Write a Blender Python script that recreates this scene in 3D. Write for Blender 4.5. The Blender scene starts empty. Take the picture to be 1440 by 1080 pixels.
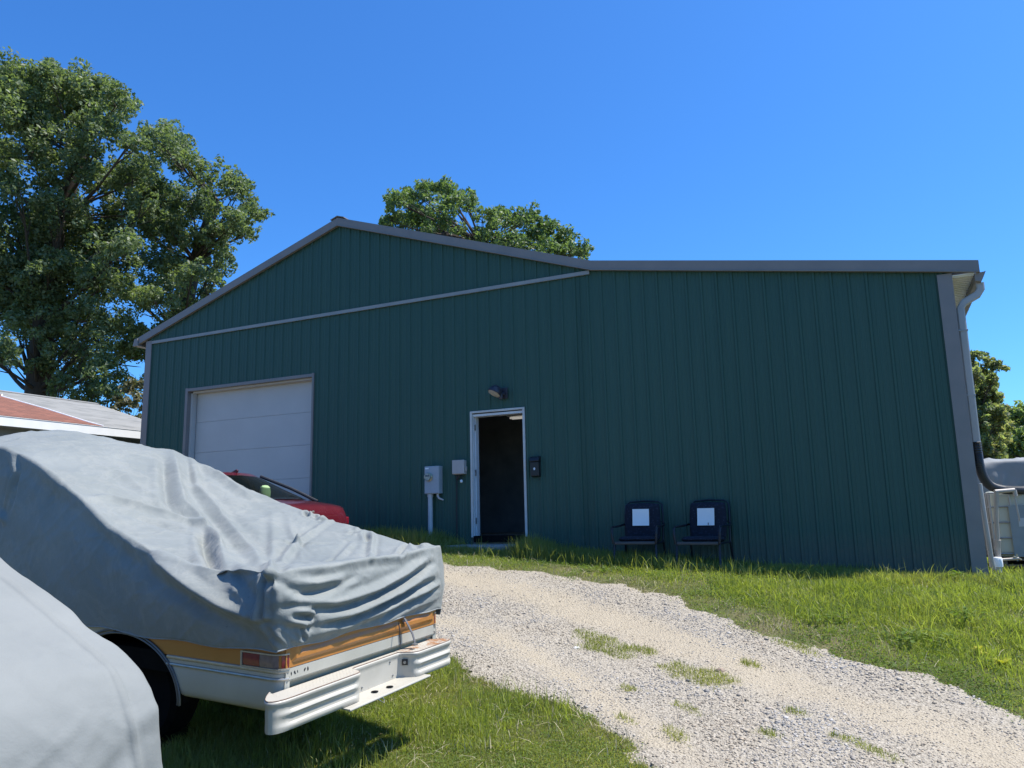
import bpy, math, random
import numpy as np
from math import radians, sin, cos, pi, sqrt
from mathutils import Vector, Matrix

rng = np.random.default_rng(7)
random.seed(7)

# ------------------------------------------------------------------ terrain
def vnoise(x, y, seed=0):
    """smooth value noise, vectorised, range 0..1"""
    x = np.asarray(x, float); y = np.asarray(y, float)
    xi = np.floor(x).astype(np.int64); yi = np.floor(y).astype(np.int64)
    fx = x - xi; fy = y - yi
    fx = fx*fx*(3-2*fx); fy = fy*fy*(3-2*fy)
    def h(a, b):
        n = (a*374761393 + b*668265263 + seed*974711) & 0x7fffffff
        n = ((n ^ (n >> 13))*1274126177) & 0x7fffffff
        n = n ^ (n >> 16)
        return (n & 0xffff)/65535.0
    return (h(xi, yi)*(1-fx)+h(xi+1, yi)*fx)*(1-fy) + (h(xi, yi+1)*(1-fx)+h(xi+1, yi+1)*fx)*fy

def fbm(x, y, seed=0, o=3):
    s = 0; a = .5; t = 0
    for i in range(o):
        s = s + a*vnoise(np.asarray(x)*2**i, np.asarray(y)*2**i, seed+i*17); t += a; a *= .5
    return s/t

SY = np.array([-60, -12, -8, -7, -6, -5, -4, -3, -2.5, -2, -1, -.4, 60])
SZ = np.array([-1.35, -1.0, -.94, -.90, -.83, -.70, -.54, -.36, -.25, -.14, -.02, 0, 0])
SX = np.array([-60, -9, -3, -1, 0, 2.5, 4.5, 6.8, 9, 60])
SB = np.array([-.1, -.05, -.08, -.18, -.22, -.42, -.52, -.63, -.67, -.7])

def ground_z(x, y):
    x = np.asarray(x, float); y = np.asarray(y, float)
    def it(v, a, b):
        return (np.interp(v-.35, a, b)+2*np.interp(v, a, b)+np.interp(v+.35, a, b))/4
    s = it(y, SY, SZ)
    b = it(x, SX, SB)
    return b + s + (fbm(x*.9, y*.9, 3)-.5)*.07
#---END GEO
CAM = (5.6784, -11.5656, 0.2999); CAM_R = (0.43653, 0.17091, -0.02196)   # where the photographer stood; yaw, pitch, roll

# ------------------------------------------------------------------ mesh helpers
def link(o):
    bpy.context.scene.collection.objects.link(o); return o

def mesh_np(name, V, F, mat=None, parent=None, smooth=False, attrs=None):
    """V (n,3) array, F: (m,k) int array of equal-size faces, or list of lists"""
    me = bpy.data.meshes.new(name)
    V = np.asarray(V, np.float32)
    if isinstance(F, np.ndarray):
        m, k = F.shape
        me.vertices.add(len(V)); me.vertices.foreach_set('co', V.ravel())
        me.loops.add(m*k); me.loops.foreach_set('vertex_index', F.astype(np.int32).ravel())
        me.polygons.add(m)
        me.polygons.foreach_set('loop_start', np.arange(0, m*k, k, dtype=np.int32))
        me.polygons.foreach_set('loop_total', np.full(m, k, np.int32))
        me.update(calc_edges=True)
    else:
        me.from_pydata([tuple(map(float, v)) for v in V], [], F)
    if smooth:
        me.polygons.foreach_set('use_smooth', np.ones(len(me.polygons), bool))
    if attrs:
        for an, av in attrs.items():
            a = me.attributes.new(an, 'FLOAT', 'POINT')
            a.data.foreach_set('value', np.asarray(av, np.float32))
    me.update()
    o = link(bpy.data.objects.new(name, me))
    if mat is not None:
        me.materials.append(mat)
    if parent is not None:
        o.parent = parent
    return o

class MB:
    def __init__(s): s.v = []; s.f = []
    def add(s, V, F):
        n = len(s.v); s.v += [tuple(map(float, q)) for q in V]
        s.f += [[i+n for i in f] for f in F]; return s
    def box(s, x0, x1, y0, y1, z0, z1):
        return s.add([(x0,y0,z0),(x1,y0,z0),(x1,y1,z0),(x0,y1,z0),(x0,y0,z1),(x1,y0,z1),(x1,y1,z1),(x0,y1,z1)],
                     [[0,3,2,1],[4,5,6,7],[0,1,5,4],[1,2,6,5],[2,3,7,6],[3,0,4,7]])
    def prism(s, poly, d0, d1, axis='y'):
        """extrude a 2-D polygon between d0 and d1 along an axis"""
        n = len(poly)
        def P(a, b, d):
            return {'y': (a, d, b), 'x': (d, a, b), 'z': (a, b, d)}[axis]
        V = [P(a, b, d0) for a, b in poly]+[P(a, b, d1) for a, b in poly]
        F = [list(range(n)), list(range(2*n-1, n-1, -1))]
        F += [[i, i+n, (i+1) % n+n, (i+1) % n] for i in range(n)]
        return s.add(V, F)
    def tube(s, pts, r, n=8, cap=True):
        pts = [Vector(p) for p in pts]
        rr = r if hasattr(r, '__len__') else [r]*len(pts)
        base = len(s.v); prev = None; V = []
        for i, p in enumerate(pts):
            t = (pts[min(i+1, len(pts)-1)]-pts[max(i-1, 0)]).normalized()
            if prev is None:
                a = Vector((0, 0, 1)) if abs(t.z) < .9 else Vector((1, 0, 0))
                x = t.cross(a).normalized()
            else:
                x = (prev - t*prev.dot(t)).normalized()
            prev = x; y = t.cross(x)
            for k in range(n):
                an = 2*pi*k/n; V.append(p+(x*cos(an)+y*sin(an))*rr[i])
        F = []
        for i in range(len(pts)-1):
            for k in range(n):
                F.append([i*n+k, i*n+(k+1) % n, (i+1)*n+(k+1) % n, (i+1)*n+k])
        if cap:
            F.append(list(range(n))[::-1]); F.append([(len(pts)-1)*n+k for k in range(n)])
        return s.add(V, F)
    def lathe(s, prof, c, axis='z', n=24):
        V = []; F = []
        for r, h in prof:
            for k in range(n):
                a = 2*pi*k/n
                q = {'z': (r*cos(a), r*sin(a), h), 'y': (r*cos(a), h, r*sin(a)), 'x': (h, r*cos(a), r*sin(a))}[axis]
                V.append((c[0]+q[0], c[1]+q[1], c[2]+q[2]))
        for i in range(len(prof)-1):
            for k in range(n):
                F.append([i*n+k, i*n+(k+1) % n, (i+1)*n+(k+1) % n, (i+1)*n+k])
        F.append(list(range(n))); F.append([(len(prof)-1)*n+k for k in range(n)][::-1])
        return s.add(V, F)
    def build(s, name, mat, parent=None, smooth=False, bevel=0, seg=2, angle=None, world=False):
        me = bpy.data.meshes.new(name); me.from_pydata(s.v, [], s.f)
        import bmesh
        bm = bmesh.new(); bm.from_mesh(me); bmesh.ops.recalc_face_normals(bm, faces=bm.faces); bm.to_mesh(me); bm.free()
        if smooth:
            me.polygons.foreach_set('use_smooth', np.ones(len(me.polygons), bool))
            try: me.set_sharp_from_angle(angle=radians(angle or 40))
            except Exception: pass
        me.materials.append(mat); me.update()
        o = link(bpy.data.objects.new(name, me))
        if bevel:
            m = o.modifiers.new('Bevel', 'BEVEL'); m.width = bevel; m.segments = seg; m.limit_method = 'ANGLE'; m.angle_limit = radians(40)
        if parent is not None:
            o.parent = parent
        return o

def empty(name, loc=(0, 0, 0), label=None, cat=None, group=None):
    o = link(bpy.data.objects.new(name, None)); o.location = loc; o.empty_display_size = .2
    if label: tag(o, label, cat, group)
    return o

def tag(o, label, cat=None, group=None, kind=None):
    o['label'] = label
    if cat: o['category'] = cat
    if group: o['group'] = group
    if kind: o['kind'] = kind
    return o

def off(pts, loc):
    return [(a-loc[0], b-loc[1], c-loc[2]) for a, b, c in pts]

# ------------------------------------------------------------------ materials
class NT:
    def __init__(s, name):
        s.m = bpy.data.materials.new(name); s.m.use_nodes = True
        s.t = s.m.node_tree; s.b = s.t.nodes['Principled BSDF']
        s.out = s.t.nodes['Material Output']
    def n(s, typ, **kw):
        o = s.t.nodes.new(typ)
        for k, v in kw.items():
            if k.startswith('i_'):
                key = k[2:]
                key = int(key) if key.isdigit() else key.replace('_', ' ')
                s.set(o.inputs[key], v)
            else: setattr(o, k, v)
        return o
    def set(s, sock, v):
        if isinstance(v, bpy.types.NodeSocket): s.t.links.new(v, sock)
        elif isinstance(v, tuple) and len(v) == 3 and sock.type == 'RGBA': sock.default_value = (*v, 1)
        else: sock.default_value = v
    def noise(s, scale, detail=4, rough=.55, co=None, dist=0):
        o = s.n('ShaderNodeTexNoise'); o.inputs['Scale'].default_value = scale; o.inputs['Detail'].default_value = detail
        o.inputs['Roughness'].default_value = rough; o.inputs['Distortion'].default_value = dist
        if co is not None: s.t.links.new(co, o.inputs['Vector'])
        return o.outputs['Fac']
    def co(s, scale=(1, 1, 1), kind='Object'):
        t = s.n('ShaderNodeTexCoord'); m = s.n('ShaderNodeMapping'); m.inputs['Scale'].default_value = scale
        s.t.links.new(t.outputs[kind], m.inputs['Vector']); return m.outputs['Vector']
    def ramp(s, fac, stops):
        r = s.n('ShaderNodeValToRGB'); s.t.links.new(fac, r.inputs['Fac'])
        e = r.color_ramp.elements
        while len(e) < len(stops): e.new(.5)
        for el, (p_, c) in zip(e, stops):
            el.position = p_; el.color = (*c, 1) if len(c) == 3 else c
        return r.outputs['Color']
    def mix(s, f, a, b, mode='MIX'):
        m = s.n('ShaderNodeMix', data_type='RGBA', blend_type=mode)
        s.set(m.inputs[0], f); s.set(m.inputs[6], a); s.set(m.inputs[7], b); return m.outputs[2]
    def math(s, op, a, b=0., c=None):
        m = s.n('ShaderNodeMath', operation=op); s.set(m.inputs[0], a); s.set(m.inputs[1], b)
        if c is not None: s.set(m.inputs[2], c)
        return m.outputs[0]
    def bump(s, h, strength=.3, dist=.01):
        b = s.n('ShaderNodeBump'); b.inputs['Strength'].default_value = strength; b.inputs['Distance'].default_value = dist
        s.t.links.new(h, b.inputs['Height']); s.t.links.new(b.outputs['Normal'], s.b.inputs['Normal']); return b
    def base(s, c): s.set(s.b.inputs['Base Color'], c)
    def p(s, **kw):
        for k, v in kw.items(): s.set(s.b.inputs[k.replace('_', ' ')], v)

def plain(name, c, rough=.5, metal=0, var=.12, scale=6, bump=0, bscale=60, spec=.5, stretch=(1, 1, 1), dirt=None, coat=0):
    k = NT(name); co = k.co(stretch)
    f = k.noise(scale, 6, .6, co)
    lo = tuple(x*(1-var) for x in c); hi = tuple(min(1, x*(1+var)) for x in c)
    col = k.ramp(f, [(.3, lo), (.7, hi)])
    if dirt:
        f2 = k.noise(scale*2.3, 8, .7, co, .4)
        msk = k.ramp(f2, [(dirt[1], (0, 0, 0)), (min(.99, dirt[1]+.12), (1, 1, 1))])
        col = k.mix(msk, col, dirt[0])
    k.base(col)
    k.p(Roughness=k.math('MULTIPLY_ADD', f, .25, rough-.12), Metallic=metal, Coat_Weight=coat)
    k.b.inputs['Specular IOR Level'].default_value = spec
    if bump: k.bump(k.noise(bscale, 6, .6, co), bump, .004)
    return k.m

M = {}
def make_materials():
    # green ribbed steel: slight chalking, vertical streaks
    k = NT('green_steel'); co = k.co((3, 1, .22))
    f = k.noise(2.2, 6, .6, co); g = k.noise(40, 3, .5, k.co())
    # sheet-to-sheet tone, chalky streaks and mud splashed along the foot
    sx = k.n('ShaderNodeSeparateXYZ'); k.t.links.new(k.co(), sx.inputs[0])
    wn = k.n('ShaderNodeTexWhiteNoise', noise_dimensions='1D'); k.t.links.new(k.math('FLOOR', k.math('DIVIDE', sx.outputs[0], .9144)), wn.inputs['W'])
    c = k.mix(.35, k.ramp(f, [(.3, (.030, .078, .060)), (.7, (.040, .096, .075))]), k.ramp(g, [(.3, (.030, .078, .060)), (.75, (.046, .102, .080))]))
    c = k.mix(k.math('MULTIPLY', wn.outputs['Value'], .16), c, (.052, .112, .090))
    st = k.ramp(k.noise(1.6, 7, .7, k.co((9, 1, .5))), [(.55, (0, 0, 0)), (.75, (1, 1, 1))])
    c = k.mix(k.math('MULTIPLY', st, .22), c, (.075, .115, .095))
    hz = k.n('ShaderNodeMapRange'); hz.inputs['From Min'].default_value = .35; hz.inputs['From Max'].default_value = -.5; k.t.links.new(sx.outputs[2], hz.inputs['Value'])
    sp = k.ramp(k.math('MULTIPLY', hz.outputs[0], k.math('ADD', k.noise(11, 8, .75, k.co()), .35)), [(.32, (0, 0, 0)), (.75, (1, 1, 1))])
    k.base(k.mix(k.math('MULTIPLY', sp, .55), c, (.13, .115, .085)))
    k.b.inputs['Specular IOR Level'].default_value = .3; k.p(Roughness=k.math('MULTIPLY_ADD', f, .2, .42)); k.bump(k.noise(1.3, 3, .5, k.co((2.5, 1, .5))), .4, .02); M['green'] = k.m
    M['taupe'] = plain('taupe_trim_metal', (.215, .19, .175), .45, 0, .08, 3, .03)
    M['trim_line'] = plain('pale_trim_metal', (.28, .275, .26), .45, 0, .1, 3)
    M['white_metal'] = plain('white_painted_metal', (.37, .365, .355), .4, 0, .06, 4, dirt=((.4, .36, .3), .72))
    M['soffit'] = plain('white_soffit', (.74, .75, .74), .5, 0, .05, 4)
    M['garage'] = plain('white_garage_door', (.50, .47, .44), .45, 0, .05, 1.5, .05, 180)
    M['door_frame'] = plain('cream_door_frame', (.50, .50, .48), .5, 0, .1, 6, dirt=((.3, .26, .2), .7))
    M['jamb'] = plain('pale_jamb', (.60, .63, .66), .5, 0, .06, 6)
    M['dark_in'] = plain('dark_interior_board', (.22, .24, .26), .9, 0, .2, 3)
    M['concrete'] = plain('worn_concrete', (.27, .25, .22), .9, 0, .2, 9, .3, 80)
    M['meter_grey'] = plain('meter_grey_paint', (.34, .37, .40), .45, 0, .06, 8)
    M['conduit'] = plain('pale_conduit', (.46, .47, .49), .5, 0, .08, 6)
    M['tan_plastic'] = plain('tan_plastic_box', (.40, .37, .35), .5, 0, .06, 8)
    M['black'] = plain('black_plastic', (.018, .018, .02), .5, 0, .2, 10)
    M['mail_black'] = plain('mailbox_black', (.014, .015, .018), .4, 0, .2, 10)
    M['white_mark'] = plain('white_mark', (.78, .78, .78), .5, 0, .03, 6)
    M['lens'] = plain('pale_lens', (.5, .45, .38), .25, 0, .1, 10)
    M['lamp_dark'] = plain('dark_bronze_lamp', (.055, .05, .06), .4, .3, .2, 10)
    k = NT('clear_glass'); k.p(Base_Color=(.9, .95, .95), Roughness=.03, Transmission_Weight=.92, IOR=1.45); M['glass'] = k.m
    M['dial'] = plain('meter_dial', (.55, .54, .42), .4, 0, .12, 30)
    M['brass'] = plain('dull_brass', (.42, .38, .26), .35, .7, .15, 20)
    k = NT('dim_lit_tube'); k.p(Base_Color=(.8, .8, .76), Emission_Color=(1, .95, .85, 1), Emission_Strength=.22); M['lit_tube'] = k.m
    # chair
    M['navy_metal'] = plain('navy_painted_tube', (.008, .010, .018), .45, 0, .2, 10)
    k = NT('navy_print_fabric'); v = k.n('ShaderNodeTexVoronoi'); v.inputs['Scale'].default_value = 26
    k.t.links.new(k.co(), v.inputs['Vector'])
    k.base(k.ramp(v.outputs['Distance'], [(.18, (.020, .027, .048)), (.34, (.007, .010, .022)), (.6, (.005, .008, .018))])); k.p(Roughness=.9)
    k.bump(k.noise(14, 4, .5, k.co()), .4, .01); M['cushion'] = k.m
    M['grey_rail'] = plain('grey_seat_rail', (.055, .057, .062), .6, 0, .15, 9)
    M['paper'] = plain('white_paper', (.80, .80, .79), .7, 0, .02, 4, .1, 8)
    # car cover cloth
    k = NT('grey_cover_cloth'); co = k.co()
    f = k.noise(1.6, 6, .6, co); g = k.noise(9, 8, .65, co, .6)
    c = k.ramp(f, [(.3, (.158, .172, .160)), (.7, (.204, .216, .201))])
    c = k.mix(k.math('MULTIPLY', k.ramp(g, [(.56, (0, 0, 0)), (.75, (1, 1, 1))]), .3), c, (.27, .275, .262))
    bl = k.noise(2.7, 7, .68, co, .8)
    c = k.mix(k.math('MULTIPLY', k.ramp(bl, [(.5, (0, 0, 0)), (.56, (1, 1, 1)), (.60, (.25, .25, .25))]), .35), c, (.265, .265, .235))
    d = k.noise(23, 6, .7, co, .3)
    c = k.mix(k.math('MULTIPLY', k.ramp(d, [(.64, (0, 0, 0)), (.72, (1, 1, 1))]), .55), c, (.10, .102, .10))
    k.base(c); k.p(Roughness=.72, Sheen_Weight=.15)
    w1 = k.noise(8, 6, .58, k.co((1, 1, 1)), .5); w2 = k.noise(260, 2, .5, co)
    k.bump(k.math('MULTIPLY_ADD', w2, .05, w1), .42, .022); M['cover'] = k.m
    M['cover_seam'] = plain('cover_seam_piping', (.26, .272, .265), .75, 0, .1, 30)
    k = NT('pale_cover_cloth'); co = k.co(); f = k.noise(2, 6, .6, co); d = k.noise(14, 7, .7, co, .5)
    c = k.ramp(f, [(.3, (.178, .187, .177)), (.7, (.220, .227, .214))])
    c = k.mix(k.math('MULTIPLY', k.ramp(d, [(.6, (0, 0, 0)), (.8, (1, 1, 1))]), .35), c, (.165, .172, .165))
    k.base(c); k.p(Roughness=.75)
    k.bump(k.math('MULTIPLY_ADD', k.noise(300, 2, .5, co), .04, k.noise(6, 5, .55, co, .3)), .35, .02); M['cover_pale'] = k.m
    # truck
    M['orange'] = plain('orange_paint', (.40, .165, .036), .34, 0, .07, 4, 0, coat=.15, dirt=((.22, .10, .04), .74))
    M['truck_white'] = plain('aged_white_paint', (.40, .385, .325), .4, 0, .07, 4, dirt=((.34, .30, .22), .72))
    k = NT('bumper_white'); co = k.co(); f = k.noise(5, 6, .6, co)
    d = k.noise(16, 8, .72, co, .5)
    c = k.ramp(f, [(.3, (.39, .365, .305)), (.7, (.46, .43, .365))])
    c = k.mix(k.ramp(d, [(.66, (0, 0, 0)), (.74, (1, 1, 1))]), c, (.27, .17, .10))
    k.base(c); k.p(Roughness=.48); M['bumper'] = k.m
    k = NT('diamond_plate'); co = k.co()
    m1 = k.n('ShaderNodeTexVoronoi', feature='F1'); m1.inputs['Scale'].default_value = 34; m1.inputs['Randomness'].default_value = 0.15
    k.t.links.new(co, m1.inputs['Vector'])
    d = k.noise(9, 8, .72, co, .6); sx = k.n('ShaderNodeSeparateXYZ'); k.t.links.new(co, sx.inputs[0])
    far = k.n('ShaderNodeMapRange'); far.inputs['From Min'].default_value = .9; far.inputs['From Max'].default_value = 1.45
    k.t.links.new(sx.outputs[0], far.inputs['Value'])
    thr = k.math('ADD', d, k.math('MULTIPLY', far.outputs[0], .22))
    c = k.mix(k.ramp(thr, [(.63, (0, 0, 0)), (.74, (1, 1, 1))]), (.42, .39, .33), (.30, .15, .07))
    k.base(c); k.p(Roughness=.55)
    k.bump(k.ramp(m1.outputs['Distance'], [(.2, (1, 1, 1)), (.35, (0, 0, 0))]), .6, .004); M['plate'] = k.m
    M['chrome'] = plain('dull_chrome', (.42, .40, .35), .38, .55, .15, 20)
    M['dull_trim'] = plain('dull_trim', (.16, .16, .16), .5, .6, .1, 20)
    M['red_lens'] = plain('red_lens', (.16, .010, .02), .18, 0, .2, 30, coat=.5)
    M['clear_lens'] = plain('clear_lens', (.16, .12, .11), .18, 0, .2, 30, coat=.5)
    M['tyre'] = plain('tyre_rubber', (.008, .008, .009), .95, 0, .2, 10, spec=.05)
    M['under'] = plain('dark_underbody', (.009, .009, .009), .95, 0, .3, 6, spec=.05)
    M['steel'] = plain('grey_steel', (.3, .3, .3), .4, .8, .15, 20)
    M['strap'] = plain('grey_strap', (.12, .12, .13), .7, 0, .2, 30)
    M['lettering'] = plain('black_decal', (.015, .015, .016), .5, 0, .1, 30)
    # red car
    M['car_red'] = plain('red_car_paint', (.095, .009, .016), .25, .1, .06, 5, coat=.7)
    k = NT('car_glass'); k.p(Base_Color=(.02, .03, .03), Roughness=.04)
    tb = k.n('ShaderNodeBsdfTransparent'); tb.inputs['Color'].default_value = (.62, .72, .68, 1)
    lw = k.n('ShaderNodeFresnel'); lw.inputs['IOR'].default_value = 1.5
    ms = k.n('ShaderNodeMixShader'); k.t.links.new(lw.outputs[0], ms.inputs[0]); k.t.links.new(tb.outputs[0], ms.inputs[1]); k.t.links.new(k.b.outputs[0], ms.inputs[2]); k.t.links.new(ms.outputs[0], k.out.inputs['Surface']); M['car_glass'] = k.m
    M['headrest'] = plain('green_cloth', (.30, .42, .20), .9, 0, .08, 12, .2)
    M['car_in'] = plain('car_interior', (.05, .055, .055), .8, 0, .2, 6)
    # house
    k = NT('grey_shingles'); co = k.co()
    br = k.n('ShaderNodeTexBrick'); br.inputs['Scale'].default_value = 1; br.inputs['Brick Width'].default_value = .3; br.inputs['Row Height'].default_value = .14
    br.inputs['Mortar Size'].default_value = .008
    br.inputs['Color1'].default_value = (.235, .23, .212, 1); br.inputs['Color2'].default_value = (.165, .166, .155, 1); br.inputs['Mortar'].default_value = (.15, .15, .14, 1)
    rot = k.n('ShaderNodeMapping'); rot.inputs['Rotation'].default_value = (0, 0, radians(90)); k.t.links.new(co, rot.inputs['Vector']); k.t.links.new(rot.outputs[0], br.inputs['Vector'])
    k.base(k.mix(k.ramp(k.noise(1.2, 6, .65, k.co((2.2, .5, 1))), [(.4, (0, 0, 0)), (.7, (1, 1, 1))]), br.outputs['Color'], (.27, .265, .245))); k.p(Roughness=.9); k.bump(br.outputs['Fac'], -.5, .01); M['shingle'] = k.m
    k = NT('brown_shingles'); br2 = k.n('ShaderNodeTexBrick'); br2.inputs['Scale'].default_value = 1; br2.inputs['Brick Width'].default_value = .3; br2.inputs['Row Height'].default_value = .14; br2.inputs['Mortar Size'].default_value = .008
    br2.inputs['Color1'].default_value = (.24, .095, .06, 1); br2.inputs['Color2'].default_value = (.17, .07, .045, 1); br2.inputs['Mortar'].default_value = (.09, .04, .03, 1)
    rot = k.n('ShaderNodeMapping'); rot.inputs['Rotation'].default_value = (0, 0, radians(90)); k.t.links.new(k.co(), rot.inputs['Vector']); k.t.links.new(rot.outputs[0], br2.inputs['Vector'])
    k.base(br2.outputs['Color']); k.p(Roughness=.9); M['shingle_brown'] = k.m
    M['house_white'] = plain('house_white_fascia', (.80, .80, .78), .5, 0, .04, 4)
    M['house_wall'] = plain('house_grey_siding', (.28, .29, .28), .7, 0, .08, 4)
    # right corner
    k = NT('tote_plastic'); k.p(Base_Color=(.50, .52, .44), Roughness=.4, Transmission_Weight=.15); M['tote'] = k.m
    M['tote_label'] = plain('tote_dark_panel', (.20, .24, .26), .5, 0, .1, 4)
    M['tote_cage'] = plain('galvanised_tube', (.33, .33, .33), .4, .7, .1, 10)
    M['pvc'] = plain('aged_pvc', (.38, .335, .285), .45, 0, .1, 10, dirt=((.35, .3, .22), .68))
    M['hose'] = plain('black_corrugated_hose', (.025, .027, .032), .45, 0, .1, 10)
    M['wood'] = plain('weathered_pallet', (.16, .12, .08), .85, 0, .2, 8)
    M['bark'] = plain('dark_bark', (.055, .042, .032), .95, 0, .35, 4, .6, 14, stretch=(3, 3, .5))
    # leaves
    def leaf(name, lo, mid, hi, trans=.35, rough=.5, spec=.4):
        k = NT(name)
        a = k.n('ShaderNodeAttribute', attribute_name='rnd')
        f = k.noise(.35, 3, .5, k.co())
        c = k.ramp(a.outputs['Fac'], [(0, lo), (.5, mid), (1, hi)])
        c = k.mix(.3, c, k.ramp(f, [(.35, lo), (.65, hi)]))
        k.base(c); k.p(Roughness=rough); k.b.inputs['Specular IOR Level'].default_value = spec
        tr = k.n('ShaderNodeBsdfTranslucent'); k.t.links.new(k.mix(1., c, (1.25, 1.35, .55), 'MULTIPLY'), tr.inputs['Color'])
        ms = k.n('ShaderNodeMixShader'); ms.inputs[0].default_value = trans
        k.t.links.new(k.b.outputs[0], ms.inputs[1]); k.t.links.new(tr.outputs[0], ms.inputs[2]); k.t.links.new(ms.outputs[0], k.out.inputs['Surface'])
        return k.m
    M['leaf_oak'] = leaf('oak_leaves', (.075, .112, .058), (.140, .190, .095), (.26, .31, .175), .46, .5, .35)
    M['leaf_center'] = leaf('maple_leaves', (.085, .140, .062), (.140, .205, .090), (.22, .285, .140), .46)
    M['leaf_right'] = leaf('sumac_leaves', (.17, .22, .12), (.25, .30, .165), (.36, .31, .21), .6)
    M['leaf_far'] = leaf('far_tree_leaves', (.17, .23, .10), (.26, .325, .15), (.34, .40, .20), .6)
    M['leaf_dry'] = leaf('dry_leaves', (.08, .085, .035), (.15, .14, .065), (.26, .22, .12), .25)
    M['grass'] = leaf('grass_blades', (.165, .195, .050), (.26, .285, .075), (.38, .36, .14), .55, .45, .5)
    M['grass_bright'] = leaf('bank_grass_blades', (.185, .235, .048), (.29, .335, .072), (.42, .41, .15), .58, .45, .5)
    M['grass_dry'] = leaf('dry_edge_grass', (.15, .16, .06), (.24, .22, .095), (.38, .32, .19), .35, .6, .3)
    M['straw'] = plain('dead_straw', (.42, .36, .22), .8, 0, .2, 9)
    M['weed'] = leaf('broad_weed_leaves', (.085, .15, .03), (.14, .21, .045), (.22, .27, .07), .45, .62, .2)
    M['weed_yellow'] = leaf('yellow_weed_leaves', (.40, .38, .02), (.46, .42, .03), (.5, .46, .05), .35, .4, .5)
    # ground soil + grass thatch
    k = NT('soil_and_thatch'); co = k.co(); f = k.noise(1.1, 6, .6, co); g = k.noise(30, 6, .7, co)
    k.base(k.mix(k.ramp(f, [(.4, (0, 0, 0)), (.65, (1, 1, 1))]), k.ramp(g, [(.3, (.06, .075, .022)), (.7, (.12, .135, .045))]), k.ramp(g, [(.3, (.13, .11, .06)), (.7, (.24, .20, .125))])))
    k.p(Roughness=1); k.b.inputs['Specular IOR Level'].default_value = .1
    k.bump(g, .8, .03); M['soil'] = k.m
    # driveway fines
    k = NT('crushed_stone_fines'); co = k.co()
    tr = k.n('ShaderNodeAttribute', attribute_name='track').outputs['Fac']
    v = k.n('ShaderNodeTexVoronoi'); v.inputs['Scale'].default_value = 48; k.t.links.new(co, v.inputs['Vector'])
    v2 = k.n('ShaderNodeTexVoronoi'); v2.inputs['Scale'].default_value = 105; k.t.links.new(co, v2.inputs['Vector'])
    hv = k.n('ShaderNodeSeparateColor'); k.t.links.new(v.outputs['Color'], hv.inputs[0])
    hv2 = k.n('ShaderNodeSeparateColor'); k.t.links.new(v2.outputs['Color'], hv2.inputs[0])
    st = k.ramp(hv.outputs[0], [(0, (.23, .20, .155)), (.5, (.335, .29, .225)), (1, (.44, .39, .315))])
    fine = k.ramp(hv2.outputs[0], [(0, (.26, .225, .17)), (.5, (.36, .315, .245)), (1, (.45, .40, .32))])
    tan = k.ramp(k.noise(60, 6, .7, co), [(.3, (.335, .275, .185)), (.7, (.45, .38, .275))])
    mk = k.math('ADD', tr, k.math('MULTIPLY_ADD', k.noise(2.6, 7, .7, co), 1.5, -.62))
    k.base(k.mix(k.ramp(mk, [(.3, (0, 0, 0)), (.8, (.95, .95, .95))]), k.mix(.5, st, fine), k.mix(.35, tan, fine)))
    k.p(Roughness=.95); k.b.inputs['Specular IOR Level'].default_value = .2
    k.bump(k.math('MULTIPLY_ADD', v2.outputs['Distance'], .4, v.outputs['Distance']), .9, .012); M['drive'] = k.m
    k = NT('limestone_chips'); a = k.n('ShaderNodeAttribute', attribute_name='rnd').outputs['Fac']; co = k.co()
    warm = k.ramp(a, [(0, (.21, .18, .14)), (.2, (.31, .265, .205)), (.55, (.38, .325, .25)), (.85, (.47, .415, .335)), (1, (.37, .28, .19))])
    cool = k.ramp(a, [(0, (.20, .19, .175)), (.3, (.29, .272, .25)), (.7, (.37, .348, .32)), (1, (.47, .445, .41))])
    k.base(k.mix(k.ramp(k.noise(.9, 5, .6, co), [(.44, (0, 0, 0)), (.62, (1, 1, 1))]), warm, cool))
    k.p(Roughness=.9); k.b.inputs['Specular IOR Level'].default_value = .25; M['stone'] = k.m
    # cover over the vehicle on the right
    M['tarp'] = plain('grey_tarp', (.215, .225, .23), .7, 0, .08, 3, .2, 8)
make_materials()

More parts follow.
